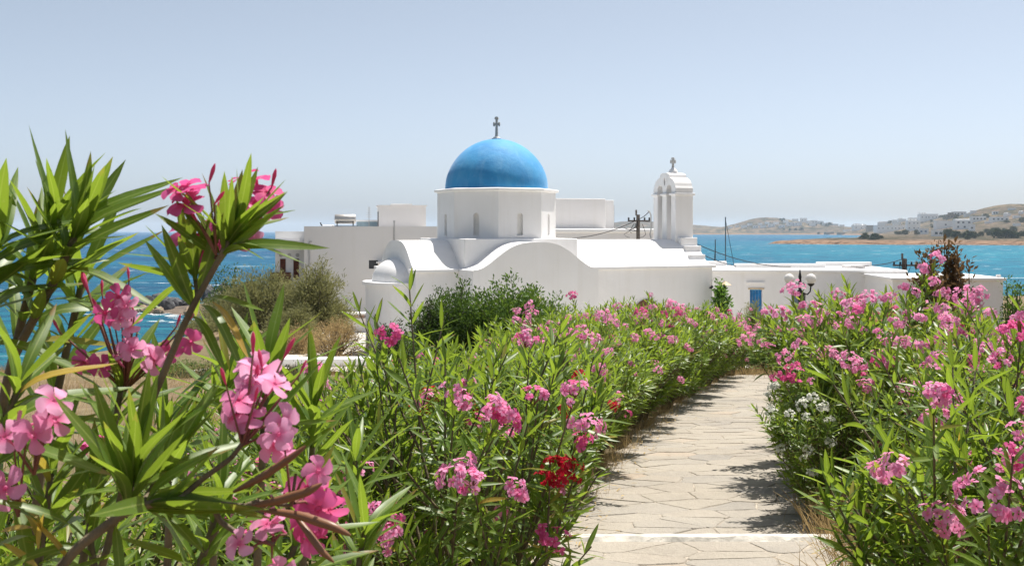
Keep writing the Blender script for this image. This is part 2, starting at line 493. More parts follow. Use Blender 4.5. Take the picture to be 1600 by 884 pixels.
yard = grid_mesh('bounce_slab', np.arange(-9.5, 14.01, 1.5), np.arange(31.5, 62.01, 1.5), bounce_slab_z, simple('bounce_slab_concrete', (0.56, 0.53, 0.48), 0.9, 0.15, 1.5, bump=0.3, bscale=12))
tag(yard, 'pale concrete slab added round the chapel to bounce light onto its walls', 'bounce_slab', kind='structure')
tag(ground, 'dry sloping ground of soil and straw around the path', 'ground', kind='structure')

# ------------------------------------------------------------------ sea
def sea_mat():
    m, nt, out = new_mat('sea_water')
    w = wpos(nt)
    sep = nd(nt, 'ShaderNodeSeparateXYZ', Vector=w)
    # depth: shallow bay on the right, deep open sea on the left and far out
    far = nd(nt, 'ShaderNodeMapRange', Value=sep.outputs[1], From_Min=90, From_Max=900).outputs[0]
    c = ramp(nt, far, [(0.0, (0.010, 0.115, 0.150)), (0.12, (0.006, 0.098, 0.165)), (0.35, (0.005, 0.080, 0.175)), (1.0, (0.004, 0.060, 0.165))])
    bay = nd(nt, 'ShaderNodeMapRange', Value=sep.outputs[0], From_Min=-60, From_Max=260).outputs[0]
    bfar = nd(nt, 'ShaderNodeMapRange', Value=sep.outputs[1], From_Min=500, From_Max=1500, To_Min=1.0, To_Max=0.25).outputs[0]
    bay = nd(nt, 'ShaderNodeMath', {'operation': 'MULTIPLY'}, i0=bay, i1=bfar).outputs[0]
    c = mixc(nt, bay, c, (0.006, 0.215, 0.300))
    patch = noise(nt, 1.0, 4, wpos(nt, (0.004, 0.010, 1)), 0.6)
    c = mixc(nt, ramp(nt, patch, [(0.42, 0.0), (0.66, 0.55)]), c, (0.012, 0.24, 0.30))
    chop = noise(nt, 1.0, 3, wpos(nt, (0.06, 0.22, 1)), 0.85)
    c = mixc(nt, ramp(nt, chop, [(0.42, 0.0), (0.60, 0.75)]), c, (0.002, 0.040, 0.105))
    # wind-blown crests breaking white
    cap = noise(nt, 1.0, 2, wpos(nt, (0.085, 0.20, 1)), 0.5, 0.6)
    gate = noise(nt, 1.0, 2, wpos(nt, (0.011, 0.016, 1)), 0.5)
    capm = ramp(nt, cap, [(0.655, 0.0), (0.70, 0.95)])
    gm = ramp(nt, gate, [(0.40, 0.0), (0.55, 1.0)])
    foam = nd(nt, 'ShaderNodeMath', {'operation': 'MULTIPLY'}, i0=capm, i1=gm).outputs[0]
    c = mixc(nt, foam, c, (0.78, 0.82, 0.84))
    p = nd(nt, 'ShaderNodeBsdfPrincipled', Base_Color=c, Roughness=0.5)
    p.inputs['Specular IOR Level'].default_value = 0.07
    h1 = noise(nt, 1.0, 4, wpos(nt, (0.25, 0.6, 1)), 0.6)
    h2 = noise(nt, 1.0, 3, wpos(nt, (1.6, 3.0, 1)), 0.6)
    h = nd(nt, 'ShaderNodeMath', {'operation': 'MULTIPLY_ADD'}, i0=h1, i1=3.0, i2=h2).outputs[0]
    b = nd(nt, 'ShaderNodeBump', Strength=0.9, Distance=0.5, Height=h)
    nt.links.new(b.outputs[0], p.inputs['Normal'])
    nt.links.new(p.outputs[0], out.inputs[0])
    return m
mb = MB()
XS = [-14000, -3000, -600, -100, 100, 600, 3000, 14000]; YS = [-60, 40, 200, 600, 2000, 6000, 16000]
for a in range(len(XS)-1):
    for b in range(len(YS)-1):
        mb.poly([(XS[a], YS[b], 0), (XS[a+1], YS[b], 0), (XS[a+1], YS[b+1], 0), (XS[a], YS[b+1], 0)])
sea = mb.build('sea', sea_mat(), smooth_=False, fix=False)
tag(sea, 'wind-ruffled blue sea with small whitecaps reaching the horizon', 'sea', kind='structure')

# ------------------------------------------------------------------ far coast
POLY = np.array([(232,985),(262,945),(300,925),(350,900),(409,869),(520,838),(700,800),(1000,770),(1500,760),(3600,900),(3600,5200),(200,5200),(215,3720),
                 (380,3640),(600,3560),(800,3500),(985,3450),(960,3000),(850,2450),(690,2050),(560,1760),(470,1480),(390,1260),(300,1080)], float)
def poly_sd(X, Y):
    """Signed distance to the far land outline, positive on land."""
    X = np.asarray(X, float); Y = np.asarray(Y, float)
    d2 = np.full(X.shape, 1e18); inside = np.zeros(X.shape, bool)
    n = len(POLY)
    for k in range(n):
        a, b = POLY[k], POLY[(k+1) % n]
        e = b - a
        t = np.clip(((X-a[0])*e[0] + (Y-a[1])*e[1])/(e@e), 0, 1)
        d2 = np.minimum(d2, (X-a[0]-t*e[0])**2 + (Y-a[1]-t*e[1])**2)
        c = ((a[1] > Y) != (b[1] > Y)) & (X < (b[0]-a[0])*(Y-a[1])/(b[1]-a[1]+1e-9) + a[0])
        inside ^= c
    d = np.sqrt(d2)
    return np.where(inside, d, -d)
HILLS = [(1030, 2250, 30, 300, 420), (830, 2150, 32, 190, 260), (690, 1720, 9, 170, 320), (1500, 2300, 40, 500, 500), (930, 1800, 8, 120, 200), (1010, 3350, 30, 200, 350), (960, 3900, 30, 160, 260),
         (1250, 2900, 36, 260, 500), (860, 3800, 26, 120, 150), (600, 4300, 26, 320, 300), (1250, 1500, 16, 300, 350), (350, 4300, 24, 300, 250)]
def far_z(X, Y):
    X = np.asarray(X, float); Y = np.asarray(Y, float)
    s = np.maximum(0.35, np.minimum(3, Y/900.0))
    d = poly_sd(X, Y) + 7*fbm(X*0.02/s, Y*0.02/s, 21, 3)
    z = np.where(d > 0, 2.4*smooth(0, 7, d) + 1.6*smooth(8, 40, d) + np.minimum(d, 260)*0.016, -1.5)
    for hx, hy, hz, rx, ry in HILLS:
        z = z + hz*np.exp(-((X-hx)/rx)**2 - ((Y-hy)/ry)**2)*smooth(10, 240, d)
    z = z + np.where(d > 3, 0.5*fbm(X*0.05, Y*0.03, 33, 3) + 1.6*fbm(X*0.006, Y*0.005, 41, 3)*smooth(60, 300, d), 0)
    return z

def far_mat():
    m, nt, out = new_mat('far_dry_hillside')
    w = wpos(nt)
    n1 = noise(nt, 0.012, 6, w, 0.65)
    c = ramp(nt, n1, [(0.30, (0.095, 0.078, 0.062)), (0.45, (0.14, 0.102, 0.075)), (0.60, (0.185, 0.135, 0.095)), (0.75, (0.14, 0.108, 0.08))])
    # field parcels
    v = nd(nt, 'ShaderNodeTexVoronoi', {'feature': 'F1'}, Scale=1.0)
    nt.links.new(wpos(nt, (0.011, 0.006, 0.0)), v.inputs['Vector'])
    par = nd(nt, 'ShaderNodeSeparateColor', Color=v.outputs['Color'])
    c = mixc(nt, ramp(nt, par.outputs[0], [(0.66, 0.0), (0.70, 0.75)]), c, (0.22, 0.16, 0.10))
    ve = nd(nt, 'ShaderNodeTexVoronoi', {'feature': 'DISTANCE_TO_EDGE'}, Scale=1.0)
    nt.links.new(wpos(nt, (0.011, 0.006, 0.0)), ve.inputs['Vector'])
    c = mixc(nt, ramp(nt, ve.outputs['Distance'], [(0.012, 0.75), (0.03, 0.0)]), c, (0.08, 0.07, 0.055))
    scrub = noise(nt, 0.035, 6, w, 0.85)
    c = mixc(nt, ramp(nt, scrub, [(0.47, 0.0), (0.53, 0.9)]), c, (0.030, 0.034, 0.018))
    # bare rock along the waterline
    sep = nd(nt, 'ShaderNodeSeparateXYZ', Vector=w)
    low = nd(nt, 'ShaderNodeMapRange', Value=sep.outputs[2], From_Min=2.8, From_Max=4.2, To_Min=1.0, To_Max=0.0).outputs[0]
    rockc = ramp(nt, noise(nt, 1.0, 5, wpos(nt, (0.10, 0.25, 0.9)), 0.75), [(0.38, (0.06, 0.038, 0.028)), (0.48, (0.22, 0.135, 0.085)), (0.70, (0.33, 0.22, 0.145))])
    c = mixc(nt, low, c, rockc)
    p = nd(nt, 'ShaderNodeBsdfPrincipled', Base_Color=c, Roughness=1.0)
    p.inputs['Specular IOR Level'].default_value = 0.05
    b = nd(nt, 'ShaderNodeBump', Strength=0.7, Distance=1.2, Height=noise(nt, 0.3, 5, w, 0.7))
    nt.links.new(b.outputs[0], p.inputs['Normal'])
    nt.links.new(p.outputs[0], out.inputs[0])
    return m
brg = np.linspace(-40, 1080, 420)/F_PX
dist = np.concatenate([np.linspace(820, 1150, 110), np.geomspace(1158, 5100, 120)])
Bg, Dg = np.meshgrid(brg, dist)
Xg = Bg*Dg; Zg = far_z(Xg, Dg)
Vf = np.stack([Xg.ravel(), Dg.ravel(), Zg.ravel()], 1)
nx = len(brg)
ii = (np.arange(len(dist)-1)[:, None]*nx + np.arange(nx-1)[None]).ravel()
Tf = np.concatenate([np.stack([ii, ii+1, ii+1+nx], 1), np.stack([ii, ii+1+nx, ii+nx], 1)])
hills = link(bpy.data.objects.new('hills', np_mesh('hills', Vf, Tf, [far_mat()])))
tag(hills, 'dry brown headland and hills across the bay', 'hills', kind='structure')

def on_far(px, py, dmin=860, dmax=5000):
    """Where the sight line through this pixel meets the far land (else the best near miss)."""
    D = np.concatenate([np.linspace(dmin, 1300, 900), np.geomspace(1301, dmax, 1500)])
    D = D[D >= dmin]
    X = (px-800)/F_PX*D; Zl = CAM_Z - (py-HOR)/F_PX*D
    T = far_z(X, D)
    k = np.nonzero((T >= Zl) & (T > 1.0))[0]
    j = k[0] if len(k) else int(np.argmin(np.where(T > 1.0, np.abs(T-Zl), 1e9)))
    return Vector((X[j], D[j], T[j]))

# surf along the headland
V_, T_ = [], []
rs = np.random.default_rng(3)
front = [(225,990),(262,943),(300,923),(350,898),(409,867),(520,836),(700,798)]
for k in range(len(front)-1):
    a, b = np.array(front[k]), np.array(front[k+1])
    n = int(np.linalg.norm(b-a)/4)
    for j in range(n):
        q = a + (b-a)*(j+rs.random())/n
        # slide to the real waterline
        yy = np.linspace(q[1]-30, q[1]+40, 71); dd = far_z(np.full(71, q[0]), yy)
        hit = np.nonzero(dd > 0)[0]
        if not len(hit): continue
        yq = yy[hit[0]] - 0.3
        if rs.random() < 0.35: continue
        L, W = rs.uniform(2, 7), rs.uniform(0.6, 2.6)
        o = len(V_)
        for t in range(8):
            an = t*math.pi/4
            V_.append((q[0]+L*math.cos(an)*rs.uniform(0.7, 1), yq - W + W*math.sin(an)*rs.uniform(0.6, 1), 0.10 + 0.003*(len(V_) % 7)))
        for t in range(1, 7): T_.append((o, o+t, o+t+1))
for (cx, cy_, rr) in ((-47, 150, 7), (-54, 152, 6), (-40, 140, 5), (-62, 158, 5)):       # swash round the near rocks
    for j in range(26):
        qx, qy = cx + rs.normal()*rr*0.6, cy_ + rs.normal()*rr*0.35
        L, W = rs.uniform(0.3, 1.6), rs.uniform(0.1, 0.45)
        o = len(V_)
        for t in range(8):
            an = t*math.pi/4
            V_.append((qx+L*math.cos(an)*rs.uniform(0.6, 1), qy + W*math.sin(an)*rs.uniform(0.6, 1), 0.03 + 0.004*(j % 9)))
        for t in range(1, 7): T_.append((o, o+t, o+t+1))
M['foam'] = simple('sea_foam', (0.78, 0.81, 0.82), 0.9, 0.1, 0.5)
surf = link(bpy.data.objects.new('foam', np_mesh('foam', np.array(V_), np.array(T_), [M['foam']])))
tag(surf, 'white surf breaking along the shore rocks', 'surf', kind='stuff')

# ------------------------------------------------------------------ path of flagstones
PY0, PY1, HALF, STEP_Y = 3.0, 25.6, 0.98, 7.0
def path_z(Y): return float(np.interp(Y, GY, GZ)) + (0.10 if Y < STEP_Y else 0.0)
def slab_mat():
    m, nt, out = new_mat('flagstone')
    oi = nt.nodes.new('ShaderNodeObjectInfo')
    w = wpos(nt)
    c = ramp(nt, oi.outputs['Random'], [(0.0, (0.295, 0.26, 0.215)), (0.2, (0.345, 0.305, 0.25)), (0.45, (0.265, 0.245, 0.22)), (0.7, (0.35, 0.305, 0.25)), (0.92, (0.30, 0.275, 0.24)), (1.0, (0.40, 0.305, 0.225))])
    c = mixc(nt, ramp(nt, noise(nt, 2.5, 6, w, 0.7), [(0.35, 0.0), (0.7, 0.5)]), c, (0.235, 0.21, 0.18))
    vc = nd(nt, 'ShaderNodeTexVoronoi', {'feature': 'DISTANCE_TO_EDGE'}, Scale=2.6)
    wob = nd(nt, 'ShaderNodeVectorMath', {'operation': 'ADD'}, i0=w, i1=nd(nt, 'ShaderNodeTexNoise', Scale=3.0, Detail=4.0).outputs['Color'])
    nt.links.new(wob.outputs[0], vc.inputs['Vector'])
    crack = nd(nt, 'ShaderNodeMath', {'operation': 'MULTIPLY'}, i0=ramp(nt, vc.outputs['Distance'], [(0.004, 0.5), (0.012, 0.0)]), i1=ramp(nt, noise(nt, 1.7, 3, w), [(0.50, 0.0), (0.58, 1.0)])).outputs[0]
    c = mixc(nt, crack, c, (0.11, 0.085, 0.065))
    c = mixc(nt, ramp(nt, noise(nt, 0.9, 4, w, 0.6), [(0.40, 0.0), (0.62, 0.5)]), c, (0.37, 0.335, 0.285))
    c = mixc(nt, ramp(nt, noise(nt, 16, 6, w, 0.75), [(0.45, 0.0), (0.75, 0.6)]), c, (0.40, 0.355, 0.295))
    c = mixc(nt, ramp(nt, noise(nt, 60, 3, w, 0.6), [(0.62, 0.0), (0.72, 0.55)]), c, (0.17, 0.14, 0.11))
    p = nd(nt, 'ShaderNodeBsdfPrincipled', Base_Color=c, Roughness=0.85)
    p.inputs['Specular IOR Level'].default_value = 0.2
    h = nd(nt, 'ShaderNodeMath', {'operation': 'MULTIPLY_ADD'}, i0=noise(nt, 5, 6, w, 0.7), i1=2.5, i2=noise(nt, 40, 4, w, 0.7)).outputs[0]
    b = nd(nt, 'ShaderNodeBump', Strength=0.6, Distance=0.015, Height=h)
    nt.links.new(b.outputs[0], p.inputs['Normal'])
    nt.links.new(p.outputs[0], out.inputs[0])
    return m
M['slab'] = slab_mat()
M['mortar'] = simple('path_mortar', (0.34, 0.295, 0.24), 0.95, 0.5, 2.5, bump=0.6, bscale=50)
M['whitewash'] = simple('whitewash_line', (0.50, 0.47, 0.42), 0.9, 0.35, 9, bump=0.3, bscale=60)

path = empty('path', (path_x(PY0), PY0, path_z(PY0)))
tag(path, 'footpath of irregular beige flagstones between the oleander hedges', 'path', kind='structure')
bpy.context.view_layer.update()
def to_path(p): return (p[0]-path.location.x, p[1]-path.location.y, p[2]-path.location.z)
mb = MB()
ys = list(np.arange(PY0, STEP_Y, 0.5)) + [STEP_Y - 1e-3]
ys2 = [STEP_Y] + list(np.arange(STEP_Y+0.4, PY1+2.4, 0.5))
for seq in (ys, ys2):
    rows = []
    for y in seq:
        x = path_x(y); z = path_z(y if seq is ys2 else min(y, STEP_Y-1e-3)) + 0.012
        rows.append([mb.vert(to_path((x-HALF-0.12+0.05*math.sin(3.1*y), y, z-0.13))), mb.vert(to_path((x-HALF-0.10+0.05*math.sin(3.1*y), y, z))), mb.vert(to_path((x+HALF+0.10+0.05*math.sin(2.3*y), y, z))), mb.vert(to_path((x+HALF+0.12+0.05*math.sin(2.3*y), y, z-0.13)))])
    for a, b in zip(rows[:-1], rows[1:]):
        for k in range(3): mb.f.append([a[k], a[k+1], b[k+1], b[k]])
    mb.f.append(rows[0]); mb.f.append(list(reversed(rows[-1])))
mb.build('mortar_bed', M['mortar'], path, smooth_=False)

def clip_poly(poly, a, b, c):
    out = []
    n = len(poly)
    for k in range(n):
        p, q = poly[k], poly[(k+1) % n]
        dp, dq = a*p[0]+b*p[1]-c, a*q[0]+b*q[1]-c
        if dp <= 0: out.append(p)
        if dp*dq < 0:
            t = dp/(dp-dq)
            out.append((p[0]+t*(q[0]-p[0]), p[1]+t*(q[1]-p[1])))
    return out
def lay_stones(y0, y1, seed, n):
    r = random.Random(seed)
    pts = []
    tries = 0
    while len(pts) < n and tries < 20000:
        tries += 1
        p = (r.uniform(-HALF, HALF), r.uniform(y0, y1))
        if all(((p[0]-q[0])/0.46)**2 + ((p[1]-q[1])/0.33)**2 > r.uniform(0.12, 0.85) for q in pts): pts.append(p)
    for k, p in enumerate(pts):
        poly = [(-HALF, y0), (HALF, y0), (HALF, y1), (-HALF, y1)]
        for j, q in enumerate(pts):
            if j == k or abs(q[1]-p[1]) > 2.2: continue
            dx, dy = (q[0]-p[0])/1.35, (q[1]-p[1])
            # perpendicular bisector in a slightly stretched metric
            a, b = dx/1.35, dy
            c = a*(p[0]+q[0])/2 + b*(p[1]+q[1])/2
            l = math.hypot(a, b)
            poly = clip_poly(poly, a/l, b/l, c/l - r.uniform(0.0005, 0.0032))
            if len(poly) < 3: break
        if len(poly) < 3: continue
        # roughen the outline: chipped corners, wavy edges
        pr = []
        cx = sum(v[0] for v in poly)/len(poly); cyy = sum(v[1] for v in poly)/len(poly)
        m_ = len(poly)
        for e in range(m_):
            a, b = poly[e], poly[(e+1) % m_]
            L = math.hypot(b[0]-a[0], b[1]-a[1])
            if L < 0.05: pr.append(a); continue
            t0 = min(0.3, 0.025/L)
            pr.append((a[0]+(b[0]-a[0])*t0, a[1]+(b[1]-a[1])*t0))
            if L > 0.2:
                for t in (0.35, 0.65):
                    s = r.uniform(0.0, 0.016)/max(0.1, math.hypot(cx-a[0], cyy-a[1]))
                    x, y = a[0]+(b[0]-a[0])*t, a[1]+(b[1]-a[1])*t
                    pr.append((x+(cx-x)*s, y+(cyy-y)*s))
            pr.append((b[0]-(b[0]-a[0])*t0, b[1]-(b[1]-a[1])*t0))
        tilt = (r.uniform(-0.008, 0.008), r.uniform(-0.008, 0.008)); lift = r.uniform(0.003, 0.010)
        mb = MB()
        def P3(x, y, dz):
            Yc = min(y, STEP_Y-1e-3) if y1 <= STEP_Y else y
            return to_path((path_x(Yc)+x, y, path_z(Yc)+0.012+lift+dz+(x-cx)*tilt[0]+(y-cyy)*tilt[1]))
        lo = [mb.vert(P3(x, y, -lift-0.01)) for x, y in pr]
        hi = [mb.vert(P3(x, y, -0.006)) for x, y in pr]
        top = [mb.vert(P3(x+(cx-x)*0.03, y+(cyy-y)*0.03, 0)) for x, y in pr]
        nn = len(pr)
        for e in range(nn):
            e2 = (e+1) % nn
            mb.f.append([lo[e], lo[e2], hi[e2], hi[e]]); mb.f.append([hi[e], hi[e2], top[e2], top[e]])
        mb.f.append(top)
        mb.build('flagstone', M['slab'], path, smooth_=False)
lay_stones(PY0+2.4, STEP_Y-0.10, 5, 26)
lay_stones(STEP_Y+0.01, 15.0, 8, 120)
lay_stones(15.0, PY1, 9, 140)
mb = MB()
x = path_x(STEP_Y)
rr = random.Random(4)
L0 = [mb.vert(to_path((x-HALF-0.08+0.09*k, STEP_Y-0.055+rr.uniform(-.022, .02), path_z(STEP_Y-0.1)+0.036))) for k in range(23)]
L1 = [mb.vert(to_path((x-HALF-0.08+0.09*k, STEP_Y+0.012+rr.uniform(-.005, .012), path_z(STEP_Y-0.1)+0.034))) for k in range(23)]
L2 = [mb.vert(to_path((x-HALF-0.08+0.09*k, STEP_Y+0.016, path_z(STEP_Y)-0.0))) for k in range(23)]
L3 = [mb.vert(to_path((x-HALF-0.08+0.09*k, STEP_Y-0.10, path_z(STEP_Y-0.1)+0.0))) for k in range(23)]
for k in range(22):
    for a, b in ((L3, L0), (L0, L1), (L1, L2)): mb.f.append([a[k], a[k+1], b[k+1], b[k]])
wl = mb.build('step_edge', M['whitewash'], path, smooth_=False)
tag(wl, 'whitewashed line along the nosing of the step')

# ================================================================== the chapel
AL = R(25)
chapel = empty('chapel', ((776-800)/F_PX*43.0, 43.0, 6.6), AL)
tag(chapel, 'white domed chapel with bright blue dome and small bell tower', 'chapel')
ZO = CAM_Z - 6.6                     # heights below are relative to eye level
def Z(z): return z + ZO
def arch(cx, w, z0, zs, n=8):
    """Arched opening outline: from (cx-w/2,z0) up to springing zs and round."""
    r = w/2
    return [(cx-r, z0), (cx+r, z0), (cx+r, zs)] + [(cx+r*math.cos(a), zs+r*math.sin(a)) for a in np.linspace(0, math.pi, n+1)[1:-1]] + [(cx-r, zs)]
def hump(hw, zf, rise, ex, n=28, edge=0.97):
    pts = []
    for s in np.linspace(1, -1, n+1):
        a = min(1.0, abs(s)/edge)
        pts.append((s*hw, zf + rise*(1+math.cos(math.pi*a**ex))/2))
    return pts
HW = 2.2
CZ = -1.40                            # cornice level
# nave with its vault (long axis)
prof = [(-HW, Z(-5.2)), (HW, Z(-5.2)), (HW, Z(CZ-0.02))] + hump(HW-0.02, Z(CZ), 1.05, 1.75) + [(-HW, Z(CZ-0.02))]
door_arch_c = 5.56
mb = MB(); mb.prism(prof, [], lambda a, b, d: (d, a, b), -4.2, 8.72)
mb.build('nave', M['plaster'], chapel, bevel=0.03)
# cross arm with curved gable, proud of the nave
prof = [(-2.55, Z(-5.2)), (2.55, Z(-5.2)), (2.55, Z(CZ-0.01))] + hump(2.52, Z(CZ+0.012), 0.985, 1.45, 36, 0.985) + [(-2.55, Z(CZ-0.01))]
mb = MB(); mb.prism(prof, [], lambda a, b, d: (a, d, b), -3.65, 3.65)
mb.build('cross_arm', M['plaster'], chapel, bevel=0.03)
# cornices along the nave walls and the east end
for (x0, x1, y0, y1) in ((-4.32, -2.56, -2.32, -2.1), (2.56, 8.84, -2.32, -2.1), (-4.32, -2.56, 2.1, 2.32), (2.56, 8.84, 2.1, 2.32)):
    mb = MB(); mb.box(x0, x1, y0, y1, Z(CZ-0.11), Z(CZ+0.015))
    mb.build('cornice', M['plaster'], chapel, bevel=0.025)
for (x0, x1) in ((-4.325, -4.1), (8.62, 8.845)):
    for s in (-1, 1):
        mb = MB(); mb.box(x0, x1, min(s*1.75, s*2.095), max(s*1.75, s*2.095), Z(CZ-0.112), Z(CZ+0.012))
        mb.build('cornice', M['plaster'], chapel, bevel=0.025)
# square podium under the drum
mb = MB(); mb.box(-2.36, 2.36, -2.36, 2.36, Z(-1.6), Z(-0.28))
mb.build('podium', M['plaster'], chapel, bevel=0.04)
# octagonal drum with eight slit windows
RO = 2.34; AP = RO*math.cos(math.pi/8)
drum = empty('drum', (0, 0, 0), 0, chapel)
z0, z1 = Z(-0.29), Z(1.52)
for k in range(8):
    an = k*math.pi/4
    Mk = Matrix.Rotation(an, 4, 'Z')
    hw = RO*math.sin(math.pi/8)
    win = arch(0.0, 0.24, Z(-0.16), Z(0.56), 8)
    mb = MB(Mk)
    mb.prism([(-hw, z0), (hw, z0), (hw, z1), (-hw, z1)], [win], lambda a, b, d: (d, a, b), AP, AP-0.20)
    mb.build('drum_face', M['plaster'], drum, fix=True)
    mb = MB(Mk); mb.box(AP-0.19, AP-0.13, -0.17, 0.17, Z(-0.22), Z(0.78))
    mb.build('window', M['niche'], drum, smooth_=False)
    mb = MB(Mk); mb.box(AP-0.03, AP+0.04, -0.15, 0.15, Z(-0.19), Z(-0.155))
    mb.build('window_sill', M['plaster'], drum, smooth_=False)
mb = MB(Matrix.Rotation(math.pi/8, 4, 'Z'))
mb.lathe([(RO+0.02, Z(1.50)), (RO+0.13, Z(1.53)), (RO+0.13, Z(1.605)), (RO-0.05, Z(1.635)), (1.5, Z(1.64))], 8)
mb.build('drum_cornice', M['plaster'], drum, bevel=0.02, angle=20)
# dome
mb = MB()
pr = [(2.03*math.cos(t)*(1+0.006*math.sin(5*t)), Z(1.60) + 2.03*math.sin(t)) for t in np.linspace(0.0, math.pi/2-0.06, 28)]
mb.lathe(pr, 64)
dome = mb.build('dome', M['dome'], chapel, angle=60)
mb = MB(); mb.lathe([(0.20, Z(3.60)), (0.20, Z(3.655)), (0.15, Z(3.665)), (0.13, Z(3.71)), (0.05, Z(3.73))], 20)
mb.build('finial_base', M['plaster_old'], dome)
def cross_mesh(mb, cx, cy, zb, h, w, t, al):
    """Latin cross with flared, lobed ends, facing across the axis by angle al."""
    ca, sa = math.cos(al), math.sin(al)
    fn = lambda a, b, d: (cx + a*ca - d*sa, cy + a*sa + d*ca, zb + b)
    zc = h*0.62; b = t*0.5
    out = [(-b*1.1, 0), (b*1.1, 0), (b*0.8, zc-b), (w*0.55, zc-b*0.8), (w*0.72, zc-b*1.9), (w, zc-b*1.2), (w*1.06, zc), (w, zc+b*1.2), (w*0.72, zc+b*1.9), (w*0.55, zc+b*0.8), (b*0.8, zc+b),
           (b*0.8, h*0.84), (b*1.7, h*0.88), (b*1.3, h*0.97), (0, h), (-b*1.3, h*0.97), (-b*1.7, h*0.88), (-b*0.8, h*0.84),
           (-b*0.8, zc+b), (-w*0.55, zc+b*0.8), (-w*0.72, zc+b*1.9), (-w, zc+b*1.2), (-w*1.06, zc), (-w, zc-b*1.2), (-w*0.72, zc-b*1.9), (-w*0.55, zc-b*0.8), (-b*0.8, zc-b)]
    mb.prism(out, [], fn, -t*0.35, t*0.35)
mb = MB(); cross_mesh(mb, 0, 0, Z(3.72), 0.80, 0.135, 0.10, R(-40))
mb.build('cross', M['stone_cross'], dome)
# apse
apse = empty('apse', (-4.2, 0, 0), 0, chapel)
AA, AB = 1.05, 1.72
nseg = 28
def apx(a, b, th): return (a*math.cos(th), b*math.sin(th))
angs = np.linspace(R(90), R(270), nseg+1)
mb = MB()
mb.prism([apx(AA, AB, t) for t in angs] + [(0.15, -AB), (0.15, AB)], [], lambda a, b, d: (a, b, d), Z(-5.2), Z(-2.0))
mb.build('apse_wall', M['plaster'], apse)
mb = MB()
mb.prism([apx(AA+0.12, AB+0.10, t) for t in angs] + [(0.12, -AB-0.1), (0.12, AB+0.1)], [], lambda a, b, d: (a, b, d), Z(-2.03), Z(-1.90))
mb.build('cornice', M['plaster'], apse, bevel=0.025)
mb = MB()
rings = []
for f in np.linspace(0, 1, 13):
    c = math.cos(f*math.pi/2); s = math.sin(f*math.pi/2)
    rings.append([mb.vert((0.80*c*math.cos(t), 1.52*c*math.sin(t), Z(-1.905) + 0.86*s)) for t in angs])
for a, b in zip(rings[:-1], rings[1:]):
    for j in range(nseg): mb.f.append([a[j], a[j+1], b[j+1], b[j]])
mb.build('conch', M['plaster'], apse, angle=60)
mb = MB(Matrix.Translation((-AA, 0, 0)))
for (y0_, y1_, za, zb) in ((-0.17, -0.10, -4.25, -3.35), (0.10, 0.17, -4.25, -3.35), (-0.17, 0.17, -3.35, -3.28), (-0.17, 0.17, -4.32, -4.25)):
    mb.box(-0.035, 0.06, y0_, y1_, Z(za), Z(zb))
mb.build('window_frame', M['plaster_old'], apse, smooth_=False)
mb = MB(Matrix.Translation((-AA, 0, 0))); mb.box(-0.008, 0.05, -0.10, 0.10, Z(-4.25), Z(-3.35))
mb.build('window', M['glass_dark'], apse, smooth_=False)
# south door (only the top of its brown arch shows above the oleanders)
mb = MB(); mb.prism(arch(door_arch_c, 1.0, Z(-4.9), Z(-3.32), 12), [], lambda a, b, d: (a, d, b), -2.205, -2.23)
door = mb.build('door', M['wood_brown'], chapel, smooth_=False)
ring_o = arch(door_arch_c, 1.22, Z(-4.9), Z(-3.32), 12); ring_i = arch(door_arch_c, 0.98, Z(-4.9), Z(-3.32), 12)
mb = MB()
for k in range(1, len(ring_o)):
    k2 = (k+1) % len(ring_o)
    mb.prism([ring_o[k], ring_o[k2], ring_i[k2], ring_i[k]], [], lambda a, b, d: (a, d, b), -2.20, -2.26)
mb.build('door_surround', M['wood_brown'], door, smooth_=False)

# bell tower at the west end
tower = empty('bell_tower', (7.8, 0, 0), 0, chapel)
W = 0.86; TH = 0.92
zb, zt = Z(-0.30), Z(1.54)
pw = 2*W/5
for k in range(3):
    yc = -W + pw*0.5 + 2*pw*k
    mb = MB(); mb.box(0.02, TH-0.02, yc-pw/2, yc+pw/2, Z(-1.0), zt-0.02)
    mb.build('pier', M['plaster'], tower, bevel=0.02)
    mb = MB(); mb.box(-0.06, TH+0.06, yc-pw/2-0.05, yc+pw/2+0.05, zt-0.04, zt+0.055)
    mb.build('pier_cap', M['plaster'], tower, bevel=0.018)
half = [(W*1.0, zt+0.05), (W*1.0, zt+0.27), (W*0.94, zt+0.34)] + [(W*0.92*math.cos(t)**0.9 if t < 1.5 else 0, zt+0.34+0.44*math.sin(t)) for t in np.linspace(0.12, 0.92, 9)]
half += [(W*0.44, zt+0.73), (W*0.40, zt+0.84), (W*0.30, zt+0.90), (W*0.16, zt+0.93)]
outer = half + [(-a, b) for a, b in reversed(half)]
holes = [arch(s*pw, pw*1.12, zt+0.02, zt+0.24, 12) for s in (-1, 1)]
